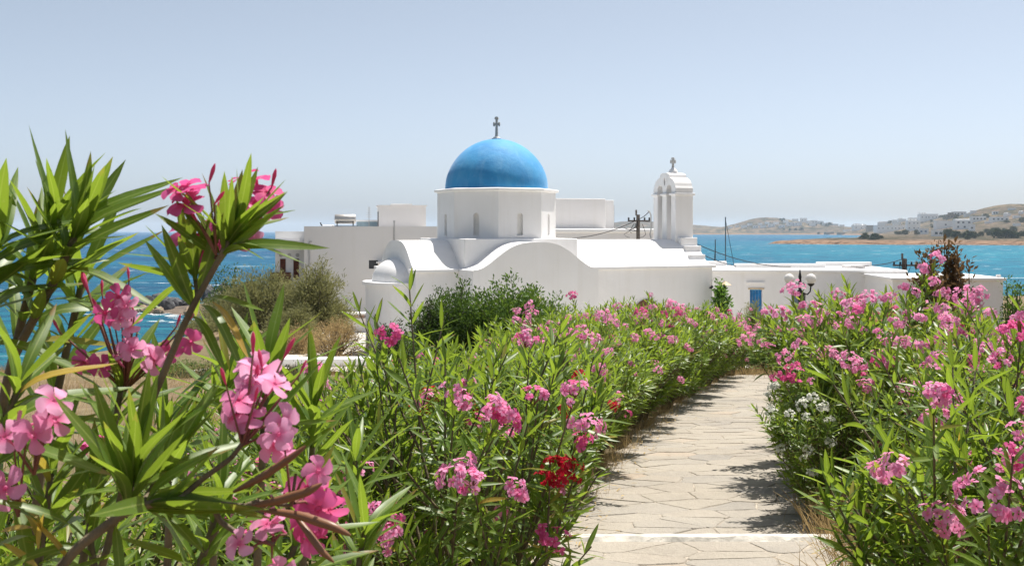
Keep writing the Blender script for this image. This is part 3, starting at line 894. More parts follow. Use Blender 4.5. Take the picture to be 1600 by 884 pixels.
# the two arches are open at the bottom: walk the outline through them
bot = [(-W, zt+0.05)]
for s in (-1, 1):
    r = pw*0.56; c = s*pw
    bot += [(c-r, zt+0.05), (c-r, zt+0.22)] + [(c+r*math.cos(a), zt+0.22+r*math.sin(a)) for a in np.linspace(math.pi, 0, 13)[1:-1]] + [(c+r, zt+0.22), (c+r, zt+0.05)]
outline = bot + half + [(-a, b) for a, b in reversed(half)][:-1]
niche = [(0.07*math.cos(t), zt+0.56+0.17*math.sin(t)) for t in np.linspace(0, 2*math.pi, 15)[:-1]]
mb = MB(); mb.prism(outline, [niche], lambda a, b, d: (d, a, b), 0.03, TH-0.03)
mb.build('arched_gable', M['plaster'], tower, angle=30)
mb = MB(); mb.box(0.14, 0.5, -0.10, 0.10, zt+0.36, zt+0.76)
mb.build('niche', M['niche'], tower, smooth_=False)
mb = MB(Matrix.Translation((TH/2, 0, 0)))
mb.lathe([(0.20, zt+0.90), (0.21, zt+0.96), (0.17, zt+1.05), (0.10, zt+1.12), (0.06, zt+1.17)], 20)
mb.build('finial', M['plaster'], tower)
mb = MB(); cross_mesh(mb, TH/2, 0, zt+1.14, 0.46, 0.115, 0.095, R(-50))
mb.build('cross', M['stone_cross'], tower)
for s in (-1, 1):
    mb = MB(Matrix.Translation((TH*0.45, s*pw, 0)))
    mb.lathe([(0.02, zt-0.20), (0.07, zt-0.22), (0.085, zt-0.32), (0.10, zt-0.42), (0.15, zt-0.50), (0.155, zt-0.52), (0.13, zt-0.52)], 18)
    mb.tube([(0, 0, zt-0.1), (0, 0, zt-0.6)], 0.018)
    mb.tube([(0, -pw*0.52, zt-0.14), (0, pw*0.52, zt-0.14)], 0.025)
    mb.build('bell', M['bronze'], tower)
# stepped parapet down the south and north slope of the end wall
for s in (-1, 1):
    for k, (ya, yb, zz) in enumerate(((0.80, 1.10, -0.27), (1.10, 1.38, -0.62), (1.38, 1.68, -0.97))):
        mb = MB(); mb.box(0.16 if k else 0.12, TH+0.03, min(s*ya, s*yb), max(s*ya, s*yb)-0.002, Z(-1.45), Z(zz))
        mb.build('step', M['plaster'], tower, bevel=0.02)
# wall lamp and bracket at the west corner
wl = empty('wall_lamp', (0, 0, 0))
cx = chapel.matrix_basis @ Vector((8.62, -2.22, Z(-2.02)))
wl.location = cx
tag(wl, 'white swan-neck wall lamp with tan shade on the chapel corner', 'lamp')
mb = MB(); mb.tube([(0, 0, -0.28), (0.0, -0.1, -0.1), (0.1, -0.26, 0.13), (0.28, -0.36, 0.18), (0.46, -0.40, 0.08), (0.52, -0.41, -0.08)], 0.022, 8)
mb.build('bracket', M['plaster_old'], wl)
mb = MB(Matrix.Translation((0.52, -0.41, -0.12))); mb.lathe([(0.05, 0.10), (0.09, 0.06), (0.26, -0.05), (0.25, -0.06), (0.04, 0.02)], 20)
mb.build('lamp_shade', M['tan_cap'], wl)
mb = MB(); mb.tube([(0, 0, -0.30), (0.02, -0.08, -0.30), (0.06, -0.12, -0.22)], 0.05, 8)
mb.build('junction_box', M['black_iron'], wl)

# ================================================================== house on the left
def wall_frame(px, d, py_ground):
    p = at(px, py_ground, d); return p
H1 = empty('flat_roofed_house', at(475, 505, 60.0), R(9))
tag(H1, 'big blank-walled white flat-roofed house with solar water heater on top', 'house')
h0 = H1.location.z
def zr(z): return CAM_Z + z - h0      # local height for a height relative to eye level
s60 = 60/F_PX
mb = MB(); mb.prism([(0, -0.6), (11.5, -0.6), (11.5, zr(0.26)), (0, zr(0.26))], [[(3.55, zr(-2.1)), (4.05, zr(-2.1)), (4.05, zr(-1.62)), (3.55, zr(-1.62))]], lambda a, b, d: (a, d, b), 0, 0.35)
mb.build('wall', M['plaster_old'], H1, smooth_=False)
mb = MB(); mb.box(3.5, 4.1, 0.30, 0.34, zr(-2.15), zr(-1.57)); mb.build('window', M['glass_dark'], H1, smooth_=False)
mb = MB(); mb.box(0.001, 0.35, 0.351, 8.5, -0.6, zr(0.26)); mb.box(11.15, 11.499, 0.351, 8.5, -0.6, zr(0.26)); mb.box(0.351, 11.149, 8.1, 8.5, -0.6, zr(0.258))
mb.build('side_wall', M['plaster_old'], H1, smooth_=False)
mb = MB(); mb.box(0.352, 11.148, 0.352, 8.09, zr(-0.1), zr(0.06)); mb.build('roof', M['plaster'], H1, smooth_=False)
mb = MB(); mb.box(3.95, 4.9, -0.5, -0.002, zr(-1.78), zr(-1.70)); mb.build('canopy_slab', M['plaster'], H1, smooth_=False)
# set-back wing with balcony slab and red gate
mb = MB(); mb.box(-1.62, -0.002, 1.2, 7.5, -0.6, zr(-0.02)); mb.build('wing', M['plaster'], H1, smooth_=False)
mb = MB(); mb.box(-1.75, -0.003, 0.2, 1.3, zr(-0.62), zr(-0.50)); mb.build('balcony_slab', M['plaster'], H1, smooth_=False)
for k, x in enumerate((-1.35, -0.62)):
    mb = MB(); mb.box(x, x+0.30, 1.16, 1.199, zr(-2.7), zr(-1.55)); mb.build('shutter', M['rust_red'], H1, smooth_=False)
mb = MB(); mb.box(-1.9, -0.75, 0.9, 0.98, zr(-3.3), zr(-2.3)); mb.build('gate', M['rust_red'], H1, smooth_=False)
for k, x in enumerate((-1.3, -0.85, -0.4)):
    mb = MB(Matrix.Translation((x, 1.18, zr(-1.35))) @ Matrix.Rotation(R(90), 4, 'X')); mb.lathe([(0.10, -0.02), (0.11, 0.0), (0.06, 0.02)], 12); mb.build('wall_plate', M['pvc'], H1)
mb = MB(); mb.tube([(0.30, -0.05, zr(-2.0)), (0.30, -0.05, zr(-0.62)), (0.33, -0.1, zr(-0.57)), (0.45, -0.16, zr(-0.58))], 0.03, 8); mb.build('pipe', M['pvc'], H1)
mb = MB(); mb.tube([(4.95, -0.05, zr(-1.6)), (4.95, -0.05, zr(0.52))], 0.04, 8); mb.tube([(4.95, -0.05, zr(0.50)), (4.95, -0.05, zr(0.58))], 0.06, 8); mb.build('pipe', M['pvc'], H1)
# stair-head room on its roof
sr = empty('roof_room', (0, 0, 0), 0, H1)
mb = MB(); mb.prism([(4.15, zr(0.05)), (6.85, zr(0.05)), (6.85, zr(1.44)), (4.15, zr(1.44))], [], lambda a, b, d: (a, d, b), 1.6, 4.2)
mb.build('wall', M['plaster_old'], sr, smooth_=False)
mb = MB(); mb.box(4.08, 6.92, 1.53, 4.27, zr(1.43), zr(1.49)); mb.build('roof_edge', M['plaster_old'], sr, smooth_=False)
mb = MB(); mb.box(4.9, 6.1, 2.2, 3.6, zr(1.49), zr(1.58)); mb.build('roof_hatch', M['plaster'], sr, smooth_=False)
mb = MB(); mb.box(4.11, 4.149, 1.9, 2.6, zr(0.08), zr(1.12)); mb.build('door', M['glass_dark'], sr, smooth_=False)

hx = empty('solar_water_heater', H1.matrix_basis @ Vector((2.25, 1.4, zr(0.06))), R(9))
tag(hx, 'steel tank solar water heater on the roof edge', 'water heater')
mb = MB(Matrix.Translation((0, 0, 0.62)) @ Matrix.Rotation(R(90), 4, 'Y')); mb.lathe([(0.05, -0.60), (0.24, -0.585), (0.27, -0.54), (0.27, 0.54), (0.24, 0.585), (0.05, 0.60)], 28)
mb.build('tank', M['steel'], hx)
for x in (-0.45, 0.45):
    mb = MB()
    mb.box(x-0.03, x+0.03, -0.25, -0.20, 0, 0.5); mb.box(x-0.03, x+0.03, 0.2, 0.25, 0, 0.5); mb.box(x-0.03, x+0.03, -0.25, 0.25, 0.36, 0.40)
    mb.build('stand', M['wood_pole'], hx, smooth_=False)
mb = MB(); mb.box(-0.72, 0.72, -0.55, -0.30, 0.10, 0.24); mb.build('collector', M['panel'], hx, smooth_=False)
ut = empty('rooftop_shed', H1.matrix_basis @ Vector((3.65, 4.2, zr(0.06))), R(9))
tag(ut, 'low pale blue shed behind the solar tank on the roof', 'shed')
mb = MB(); mb.box(-0.7, 1.0, 0, 1.2, 0, 0.50); mb.build('wall', M['shed_blue'], ut, smooth_=False)
mb = MB(); mb.box(-0.75, 1.05, -0.06, 1.26, 0.50, 0.60); mb.build('roof', M['plaster'], ut, smooth_=False)
ant = empty('television_aerial', H1.matrix_basis @ Vector((3.62, 2.4, zr(0.06))), R(20))
tag(ant, 'thin roof aerial beside the stair-head room', 'aerial')
mb = MB(); mb.tube([(0, 0, 0), (0, 0, 1.35)], 0.018, 6); mb.build('pole', M['pvc'], ant)
for k in range(5):
    mb = MB(); L = 0.18-0.02*k; mb.tube([(-L, 0, 0.75+0.13*k), (L, 0, 0.75+0.13*k)], 0.012, 5); mb.build('rod', M['pvc'], ant)
rl = empty('roof_rail', H1.matrix_basis @ Vector((1.0, 0.6, zr(0.06))), R(9))
tag(rl, 'low pipe rail with a tap on the roof edge', 'rail')
mb = MB(); mb.tube([(0, 0, 0.0), (0, 0, 0.26), (0.62, 0, 0.26), (0.62, 0, 0)], 0.03, 6); mb.build('pipe', M['plaster'], rl)
mb = MB(); mb.tube([(-0.02, 0, 0.24), (-0.09, -0.02, 0.32), (-0.12, -0.03, 0.42)], 0.035, 6); mb.build('tap', M['black_iron'], rl)

# house behind the drum
H2 = empty('block_house', at(868, 505, 62.0), R(16))
tag(H2, 'plain grey-white block house behind the chapel drum', 'house')
h0 = H2.location.z
mb = MB(); mb.box(-3.4, 3.05, 0, 6, -0.6, zr(1.86)); mb.build('wall', M['plaster_old'], H2, bevel=0.03)
mb = MB(); mb.box(3.052, 3.75, 0.5, 5, -0.6, zr(1.80)); mb.build('stair_wall', M['plaster'], H2, bevel=0.03)
mb = MB(); mb.box(-4.8, 5.0, -2.6, -0.002, -0.6, zr(-0.10)); mb.build('lower_storey', M['plaster_old'], H2, smooth_=False)
mb = MB(); mb.box(-4.9, 5.1, -2.7, -0.004, zr(-0.10), zr(0.14)); mb.build('parapet', M['plaster'], H2, bevel=0.08)
mb = MB(); mb.tube([(3.78, 0.6, zr(0.2)), (3.78, 0.6, zr(1.5))], 0.03, 6); mb.build('pipe', M['pvc'], H2)

# long low house with the blue door
H3 = empty('long_house', at(1100, 545, 49.0), R(-3))
tag(H3, 'long low white house with a blue door and flat roof', 'house')
h0 = H3.location.z
def hx3(px, d=49.0): return (px-1100)/F_PX*d
dl, dr = hx3(1171), hx3(1190)
wl_, wr_ = hx3(1239), hx3(1257)
TOP = zr(-1.86)
Lw = hx3(1408)
mb = MB(); mb.prism([(-0.6, -0.8), (Lw, -0.8), (Lw, TOP), (-0.6, TOP)],
                    [[(dl, zr(-4.8)), (dr, zr(-4.8)), (dr, zr(-2.62)), (dl, zr(-2.62))], [(wl_, zr(-4.0)), (wr_, zr(-4.0)), (wr_, zr(-2.75)), (wl_, zr(-2.75))]], lambda a, b, d: (a, d, b), 0, 0.4)
mb.build('wall', M['plaster'], H3, smooth_=False)
dr_ = MB()
d_o = empty('door', (dl, 0, 0), 0, H3)
for k in range(4):
    w_ = (dr-dl)/4
    mb = MB(); mb.box(w_*k+0.006, w_*(k+1)-0.006, 0.18, 0.22, zr(-4.8), zr(-2.66)); mb.build('door_plank', M['blue_paint'], d_o, smooth_=False)
mb = MB(); mb.box(-0.08, dr-dl+0.08, -0.05, -0.002, zr(-2.62), zr(-2.55)); mb.build('lintel', M['tan_cap'], d_o, smooth_=False)
mb = MB(); mb.box(wl_, wr_, 0.2, 0.26, zr(-4.0), zr(-2.75)); w3 = mb.build('window', M['glass_dark'], H3, smooth_=False)
mb = MB(); mb.box(wl_-0.02, wl_+0.16, -0.06, 0.15, zr(-4.0), zr(-2.75)); mb.build('shutter', M['grey_blue'], w3, smooth_=False)
mb = MB(); mb.box(dl-0.15, dr+0.1, -0.10, -0.003, zr(-2.34), zr(-2.28)); mb.build('drip_ledge', M['plaster'], H3, smooth_=False)
# roof: flat slab edge with low kerbs stepping in plan
mb = MB(); mb.box(-0.7, Lw+0.1, -0.14, 6.4, TOP, TOP+0.12); mb.build('roof', M['plaster'], H3, bevel=0.03)
mb = MB(); mb.box(1.9, 6.2, 3.4, 3.75, TOP+0.12, TOP+0.30); mb.build('roof_kerb', M['plaster'], H3, bevel=0.03)
mb = MB(); mb.box(-0.7, 1.88, 6.0, 6.38, TOP+0.12, TOP+0.34); mb.build('roof_kerb', M['plaster'], H3, bevel=0.03)
mb = MB(); mb.box(6.3, Lw+0.1, 5.6, 6.0, TOP+0.12, TOP+0.32); mb.build('roof_kerb', M['plaster'], H3, bevel=0.03)
mb = MB(); mb.box(6.9, 7.8, 2.4, 3.2, TOP+0.12, TOP+0.24); mb.build('roof_hatch', M['plaster_old'], H3, smooth_=False)
H4 = empty('low_house', at(1490, 545, 44.0), R(-4))
tag(H4, 'low white flat-roofed house behind the withered brown shrub', 'house')
h0 = H4.location.z
mb = MB(); mb.box(-2.4, 1.95, 0, 4.5, -0.8, zr(-2.0)); mb.build('wall', M['plaster'], H4, smooth_=False)
mb = MB(); mb.box(-2.5, 2.05, -0.12, 4.6, zr(-2.0), zr(-1.88)); mb.build('roof', M['plaster'], H4, bevel=0.03)
mb = MB(); mb.box(1.75, 1.9, 0.1, 0.25, zr(-1.88), zr(-1.76)); mb.build('roof_post', M['plaster'], H4, smooth_=False)

# rubble wall and low white walls between chapel and house
rw = empty('rubble_wall', at(556, 541, 52.0), R(12))
tag(rw, 'rough plastered yard wall with broken brick top beside the chapel apse', 'wall')
mb = MB(); mb.box(-1.0, 1.6, 0, 0.4, -0.5, 1.35); mb.build('wall', M['plaster_old'], rw, bevel=0.05)
r_ = random.Random(11)
for k in range(9):
    x = -0.95+0.28*k
    mb = MB(); mb.box(x, x+0.24, 0.02+r_.uniform(0, .05), 0.36, 1.35, 1.43+r_.uniform(0, 0.10)); mb.build('brick', M['rubble'], rw, bevel=0.02)
mb = MB(); mb.box(-1.2, 1.62, -0.2, 0.5, 1.52, 1.62); mb.build('coping', M['plaster'], rw, bevel=0.03)
lw = empty('low_wall', at(524, 572, 35.5), R(4))
tag(lw, 'low whitewashed wall in front of the straw-coloured bush', 'wall')
mb = MB(); mb.box(-2.6, 1.25, 0, 0.55, -0.5, 0.26); mb.build('wall', M['plaster'], lw, bevel=0.05)
sw = empty('shore_hut', at(356, 474, 120.0), R(10))
tag(sw, 'tiny white hut beyond the grey-green trees near the shore', 'hut')
sw.location.z = float(ground_z(sw.location.x, sw.location.y)) - 0.1
mb = MB(); mb.box(-0.9, 0.9, 0, 1.5, 0, 2.3); mb.build('wall', M['plaster'], sw, smooth_=False)
mb = MB(); mb.box(-1.0, 1.0, -0.1, 1.6, 2.3, 2.42); mb.build('roof', M['plaster'], sw, smooth_=False)
mb = MB(); mb.box(-0.3, 0.3, -0.04, -0.002, 0, 1.7); mb.build('door', M['glass_dark'], sw, smooth_=False)

# ================================================================== lamp post
lp = empty('lamp_post', Vector(((1250-800)/F_PX*30.0, 30.0, float(ground_z((1250-800)/F_PX*30.0, 30.0)))))
tag(lp, 'black iron lamp post with two white globes beside the hedge', 'lamp post')
top = CAM_Z - (418-HOR)/F_PX*30 - lp.location.z
mb = MB(); mb.lathe([(0.11, -0.1), (0.11, 0.25), (0.06, 0.32), (0.04, 0.5), (0.036, top-0.75), (0.055, top-0.72), (0.055, top-0.66), (0.04, top-0.62), (0.048, top-0.45), (0.036, top-0.3), (0.048, top-0.26), (0.035, top-0.2), (0.02, top-0.1), (0.008, top)], 14)
mb.build('post', M['black_iron'], lp)
for s in (-1, 1):
    mb = MB()
    pts = [(s*0.04, 0, top-0.62), (s*0.10, 0, top-0.72), (s*0.2, 0, top-0.74), (s*0.28, 0, top-0.66), (s*0.30, 0, top-0.50)]
    mb.tube(pts, 0.02, 8); mb.tube([(s*0.04, 0, top-0.45), (s*0.10, 0, top-0.42), (s*0.13, 0, top-0.48)], 0.014, 6)
    mb.lathe([(0.03, top-0.52), (0.09, top-0.47), (0.10, top-0.44)], 14, (s*0.30, 0, 0))
    mb.build('arm', M['black_iron'], lp)
    mb = MB(); mb.lathe([(0.145*math.cos(t), top-0.31+0.145*math.sin(t)) for t in np.linspace(-1.2, math.pi/2-0.01, 18)], 24, (s*0.30, 0, 0))
    mb.build('globe', M['globe'], lp, angle=80)
gl = empty('garden_lamp', Vector(((842-800)/F_PX*36.0, 36.0, float(ground_z(0.9, 36.0)))))
tag(gl, 'small round tan lamp among the shrubs before the chapel wall', 'lamp')
gt = CAM_Z - (463-HOR)/F_PX*36 - gl.location.z
mb = MB(); mb.tube([(0, 0, -0.1), (0, 0, gt-0.15)], 0.03, 8); mb.build('post', M['black_iron'], gl)
mb = MB(); mb.lathe([(0.11*math.cos(t), gt-0.11+0.11*math.sin(t)) for t in np.linspace(-1.4, 1.5, 12)], 18); mb.build('globe', M['tan_cap'], gl, angle=80)

# ================================================================== poles, cables, boats
def pole(px, py_top, d, r, name_label, extra=True):
    x = (px-800)/F_PX*d; g = float(ground_z(x, d))
    o = empty('utility_pole', (x, d, g)); tag(o, name_label, 'utility pole')
    zt_ = CAM_Z - (py_top-HOR)/F_PX*d - g
    mb = MB(); mb.tube([(0, 0, -0.3), (0, 0, zt_-0.25)], [r*1.2, r], 10); mb.tube([(-0.1, 0, zt_-0.3), (-0.1, 0, zt_)], 0.05, 6); mb.build('pole', M['wood_pole'], o)
    mb = MB(); mb.box(-0.55, 0.65, -0.05, 0.05, zt_-0.62, zt_-0.54); mb.build('cross_arm', M['wood_pole'], o, smooth_=False)
    for k, x_ in enumerate((-0.5, -0.2, 0.35, 0.6)):
        mb = MB(); mb.lathe([(0.03, zt_-0.54), (0.06, zt_-0.50), (0.03, zt_-0.46), (0.055, zt_-0.43), (0.02, zt_-0.39)], 10, (x_, 0, 0)); mb.build('insulator', M['black_iron'], o)
    mb = MB()
    r2 = random.Random(px)
    for k in range(5):
        a = Vector((r2.uniform(-.3, .3), -0.12, zt_-r2.uniform(0.5, 0.8))); b = Vector((r2.uniform(-.5, .5), -0.12, zt_-r2.uniform(1.0, 1.6)))
        mid = (a+b)/2 + Vector((r2.uniform(-.5, .5), 0, -0.2))
        mb.tube([a, (a+mid)/2+Vector((0.05, 0, -0.1)), mid, (mid+b)/2+Vector((0, 0, -0.06)), b], 0.014, 5)
    mb.build('slack_wires', M['cable'], o)
    return o, Vector((x, d, g+zt_-0.5))
pa, ta = pole(997, 328, 58.0, 0.10, 'wooden utility pole with tangled wires behind the chapel roof')
pb, tb = pole(1413, 396, 53.0, 0.12, 'wooden utility pole beside the withered brown shrub')
def cable(a, b, sag, r, label, n=18):
    a = Vector(a); b = Vector(b)
    mb = MB()
    mb.tube([a.lerp(b, t) - Vector((0, 0, sag*4*t*(1-t))) - a for t in np.linspace(0, 1, n)], r, 5)
    o = mb.build('power_cable', M['cable']); o.location = a
    return tag(o, label, 'cable', 'cables strung between the poles')
cable(ta, at(1014, 331, 47), 0.05, 0.018, 'cable from the wooden pole up to the bell tower')
cable(ta, at(1016, 346, 47), 0.05, 0.018, 'thicker cable from the wooden pole down to the bell tower')
cable(ta, at(872, 372, 57), 0.3, 0.018, 'long cable running from the wooden pole towards the drum')
cable(ta + Vector((0.05, 0, -0.3)), at(975, 356, 59), 0.15, 0.018, 'short cable from the wooden pole to the block house')
cable(at(1084, 379, 46.8), at(1235, 417, 52), 0.25, 0.018, 'upper cable from the stepped parapet to the long house roof')
cable(at(1098, 398, 46.2), at(1150, 416, 51), 0.05, 0.018, 'lower cable from the stepped parapet to the long house roof')
cable(at(1330, 416, 50), tb + Vector((0, 0, 0.25)), 0.12, 0.018, 'upper cable rising from the long house roof to the pole')
cable(at(1338, 418, 50), tb + Vector((0, 0, -0.15)), 0.12, 0.018, 'lower cable rising from the long house roof to the pole')
mb = MB(); a_ = at(1017, 372, 46.2)
mb.tube([a_-a_, at(1015.5, 366, 46.2)-a_, at(1017, 360, 46.2)-a_, at(1017, 336, 46.2)-a_, at(1014.5, 330, 46.2)-a_, at(1012, 329, 46.2)-a_], 0.03, 6)
cp = mb.build('conduit', M['pvc']); cp.location = a_
tag(cp, 'thin bent conduit climbing the side of the bell tower', 'conduit')

def boat(px, d, py_top, label, rake=None):
    o = empty('sailing_boat', ((px-800)/F_PX*d, d, 0.0), R(70)); tag(o, label, 'boat', 'boats moored behind the long house')
    mb = MB(); sec = []
    for t, w_, s_ in ((-3.2, 0.75, 0.75), (-1.5, 1.05, 0.7), (0.5, 1.1, 0.72), (2.2, 0.75, 0.85), (3.6, 0.06, 1.1)):
        sec.append([mb.vert(p) for p in ((t, -w_, s_), (t*0.93, -w_*0.7, 0.0), (t*0.9, 0, -0.35), (t*0.93, w_*0.7, 0.0), (t, w_, s_))])
    for a, b in zip(sec[:-1], sec[1:]):
        for j in range(4): mb.f.append([a[j], a[j+1], b[j+1], b[j]])
        mb.f.append([a[4], a[0], b[0], b[4]])
    mb.f.append(sec[0])
    mb.build('hull', M['hull'], o)
    mb = MB(); mb.box(-1.8, 0.3, -0.55, 0.55, 0.7, 1.5); mb.build('cabin', M['hull'], o, bevel=0.08)
    h = CAM_Z - (py_top-HOR)/F_PX*d
    mb = MB(); mb.tube([(0.5, 0, 0.7), (0.5, 0, h)], 0.07*d/200+0.03, 6); mb.build('mast', M['mast'], o)
    if rake:
        mb = MB(); mb.tube([(0.5, 0, h-0.5), Vector(Matrix.Rotation(-R(70), 3, 'Z') @ Vector((rake, 0, 0))) + Vector((0.5, 0, 0.9))], 0.05, 5); mb.build('stay', M['cable'], o)
    return o
boat(1133, 215, 339, 'boat whose tall mast rises behind the chapel end', 2.4)
boat(1117, 225, 374, 'boat with a short mast just beside the stepped parapet', -0.4)

# ================================================================== shore boulders
def boulder_mesh(seed):
    r = np.random.default_rng(seed)
    bm = bmesh.new(); bmesh.ops.create_icosphere(bm, subdivisions=2, radius=1.0)
    cuts = [(Vector(r.normal(size=3)).normalized(), r.uniform(0.55, 0.85)) for _ in range(7)]
    for v in bm.verts:
        for n_, dd in cuts:
            e = v.co.dot(n_) - dd
            if e > 0: v.co -= n_*e*0.9
        v.co *= 1 + 0.05*r.normal()
    me = bpy.data.meshes.new('boulder'); bm.to_mesh(me); bm.free()
    return me
bms = [boulder_mesh(s) for s in range(6)]
bmt = []
for me in bms:
    c_ = me.copy(); me.materials.append(M['rock']); c_.materials.append(M['rock_tan']); bmt.append(c_)
ORD = ['first','second','third','fourth','fifth','sixth','seventh','eighth','ninth','tenth','eleventh','twelfth','thirteenth','fourteenth','fifteenth','sixteenth','seventeenth','eighteenth','nineteenth','twentieth',
       'twenty-first','twenty-second','twenty-third','twenty-fourth','twenty-fifth','twenty-sixth','twenty-seventh','twenty-eighth','twenty-ninth','thirtieth','thirty-first','thirty-second','thirty-third','thirty-fourth','thirty-fifth','thirty-sixth','thirty-seventh','thirty-eighth','thirty-ninth','fortieth','forty-first','forty-second','forty-third','forty-fourth','forty-fifth','forty-sixth','forty-seventh','forty-eighth','forty-ninth','fiftieth']
rb = random.Random(2)
spots = []
for k in range(22):
    px = rb.uniform(212, 345)
    py = rb.uniform(470, 487) if px < 300 else rb.uniform(466, 480)
    spots.append((px, py, rb.uniform(0.6, 1.45), 0))
spots += [(252, 478, 1.9, 0), (238, 482, 1.4, 0), (268, 481, 1.5, 0), (222, 487, 1.0, 1), (232, 490, 0.8, 1), (248, 490, 0.9, 1), (210, 489, 0.9, 1), (296, 492, 0.9, 1), (306, 489, 1.0, 1), (330, 470, 2.0, 0), (345, 466, 2.2, 0)]
spots.sort()
for k, (px, py, s, tan) in enumerate(spots):
    d = CAM_Z*F_PX/(py-HOR)
    o = bpy.data.objects.new('boulder', (bmt if tan else bms)[k % 6])
    link(o)
    x = (px-800)/F_PX*d
    o.location = (x, d, max(0.0, float(ground_z(x, d))) + s*0.25)
    o.rotation_euler = (rb.uniform(0, 6), rb.uniform(0, 6), rb.uniform(0, 6))
    o.scale = (s*rb.uniform(0.9, 1.4), s*rb.uniform(0.8, 1.2), s*rb.uniform(0.65, 1.0))
    tag(o, f"{'small tan' if tan else 'dark grey'} boulder at the sea's edge, {ORD[k]} from the open-water end", 'boulder', 'boulders on the left shore')

# ================================================================== far houses
def far_house(px, py, wpx, hpx, label, rows=1, cols=3, stone=False, tiers=None, dmin=860, blue=False, rz=0.0):
    p = on_far(px, py, dmin)
    D = p.y; u = D/F_PX
    o = empty('villa' , p, rz); tag(o, label, 'house', 'houses across the bay')
    w, h = wpx*u, hpx*u
    dep = max(6.0, w*0.45)
    mat = M['far_stone'] if stone else M['plaster_far']
    mb = MB(); mb.box(-w/2, w/2, 0, dep, -4, h); mb.build('wall', mat, o, smooth_=False)
    mb = MB(); mb.box(-w/2-0.15, w/2+0.15, -0.15, dep+0.15, h, h+0.35); mb.build('roof', mat, o, smooth_=False)
    if tiers:
        for (a, b, hh) in tiers:
            mb = MB(); mb.box(-w/2+w*a, -w/2+w*b, dep*0.25, dep*0.9, h+0.35, h+hh*u); mb.build('upper_storey', mat, o, smooth_=False)
            for q in range(2):
                xx = -w/2+w*(a+(b-a)*(0.3+0.4*q)); mb = MB(); mb.box(xx-0.5, xx+0.5, dep*0.25-0.12, dep*0.25-0.002, h+0.9, h+hh*u-0.7)
                if hh*u > 2.2: mb.build('window', M['far_win'], o, smooth_=False)
    if hpx >= 4.5:
        for r__ in range(rows):
            for c_ in range(cols):
                xx = -w/2 + w*(c_+0.5)/cols + rb.uniform(-.15, .15)*w/cols; zc = h*(r__+0.5)/rows
                ww = min(0.30*w/cols, 1.5); wh = min(0.32*h/rows, 1.3)
                mb = MB(); mb.box(xx-ww, xx+ww, -0.14, -0.003, zc-wh, zc+wh*0.9); mb.build('window', M['far_blue'] if blue else M['far_win'], o, smooth_=False)
    return o
HL = [
 (1393, 361.5, 44, 9.5, 'long white far house with a row of small dark windows behind the point', 1, 7, False, None),
 (1428, 360, 20, 15.0, 'two-storey white far house with tall centre beside the long row', 2, 3, False, [(0.1, 0.75, 3)]),
 (1345, 359, 22, 6.5, 'low white far house with stepped roof near the lone shore tree', 1, 3, False, [(0.15, 0.5, 3), (0.7, 0.95, 2.5)]),
 (1362, 361, 14, 9, 'grey stone far house between two white houses near the point', 1, 2, True, None),
 (1443, 366, 16, 9, 'white far house with blue shuttered front close to the beach', 1, 2, False, None),
 (1466, 369, 16, 9.5, 'small pale far house half hidden by green trees at the beach', 1, 2, False, None),
 (1476, 357, 26, 12, 'plain white far block behind green trees beside the balcony hotel', 1, 1, False, None),
 (1506, 358, 26, 14, 'white far hotel with two rows of dark balconies', 2, 3, False, [(0.0, 0.9, 2)]),
 (1520, 361, 8, 10, 'small white far annex beside the balcony hotel', 1, 1, False, None),
 (1452, 344.5, 28, 10, 'wide white far villa on the slope above the tall white house', 1, 5, False, [(0.05, 0.4, 2.5)]),
 (1487, 328.5, 14, 6, 'flat stone-coloured far house alone on the hilltop', 1, 3, True, [(0.2, 0.9, 3)]),
 (1500, 332.5, 20, 6, 'low white far house just below the hilltop house', 1, 4, False, None),
 (1530, 345.5, 22, 7.5, 'pale far house on the slope beyond the balcony hotel', 1, 4, False, None),
 (1563, 345.5, 26, 6.5, 'pale pink far house in front of the tan hill field', 1, 4, False, None),
 (1384, 347.5, 18, 4, 'long thin white far house on the brown slope', 1, 3, False, None),
 (1582, 328, 10, 2.5, 'tiny white far house high on the tan field', 1, 1, False, None),
 (1296, 369, 14, 3.5, 'grey shelter on the point beside the lone shore tree', 1, 3, True, None),
 (1315, 367, 12, 3.0, 'low grey far wall house near the tip of the point', 1, 2, True, None),
 (1326, 361.5, 14, 2.8, 'small long white far house behind the point', 1, 2, False, None),
]
for h_ in HL:
    px, py, wp, hp, lab, rw_, cl, st, ti = h_
    far_house(px, py, wp, hp, lab, rw_, cl, st, ti, blue='blue' in lab)
SL = sorted([(1340,352),(1352,348),(1366,344),(1378,352),(1398,341),(1410,346),(1424,338),(1436,334),(1466,338),(1512,338),(1522,333),(1540,339),(1556,335),(1575,338),(1590,341),(1598,334),(1546,349),(1590,353),(1402,352)])
VL = [(1142,357,7,3),(1152,355,6,3),(1163,356,9,4),(1172,353,7,3.5),(1181,357,8,4.5),(1188,352,6,3),(1193,356,9,4),(1199,350,7,3.5),(1206,355,10,5),(1213,351,8,4),(1222,356,9,4.5),(1228,348,8,4),(1236,353,13,5.5),(1247,353,12,5),
      (1243,346,9,4),(1256,344,10,6.5),(1265,349,10,4),(1273,346,9,5),(1281,348,12,5),(1289,352,8,3.5),(1297,350,9,4),(1270,353,9,4),(1306,349,8,3),(1316,345,7,2.5),(1334,343,6,2.5)]
for k, (px, py) in enumerate(SL):
    far_house(px, py, rb.uniform(7, 13), rb.uniform(2.6, 4.6), f'small white house scattered on the open far slope, {ORD[k]} from the village', 1, 2, False, [(0.1, 0.6, 1.6)] if k % 3 == 0 else None)
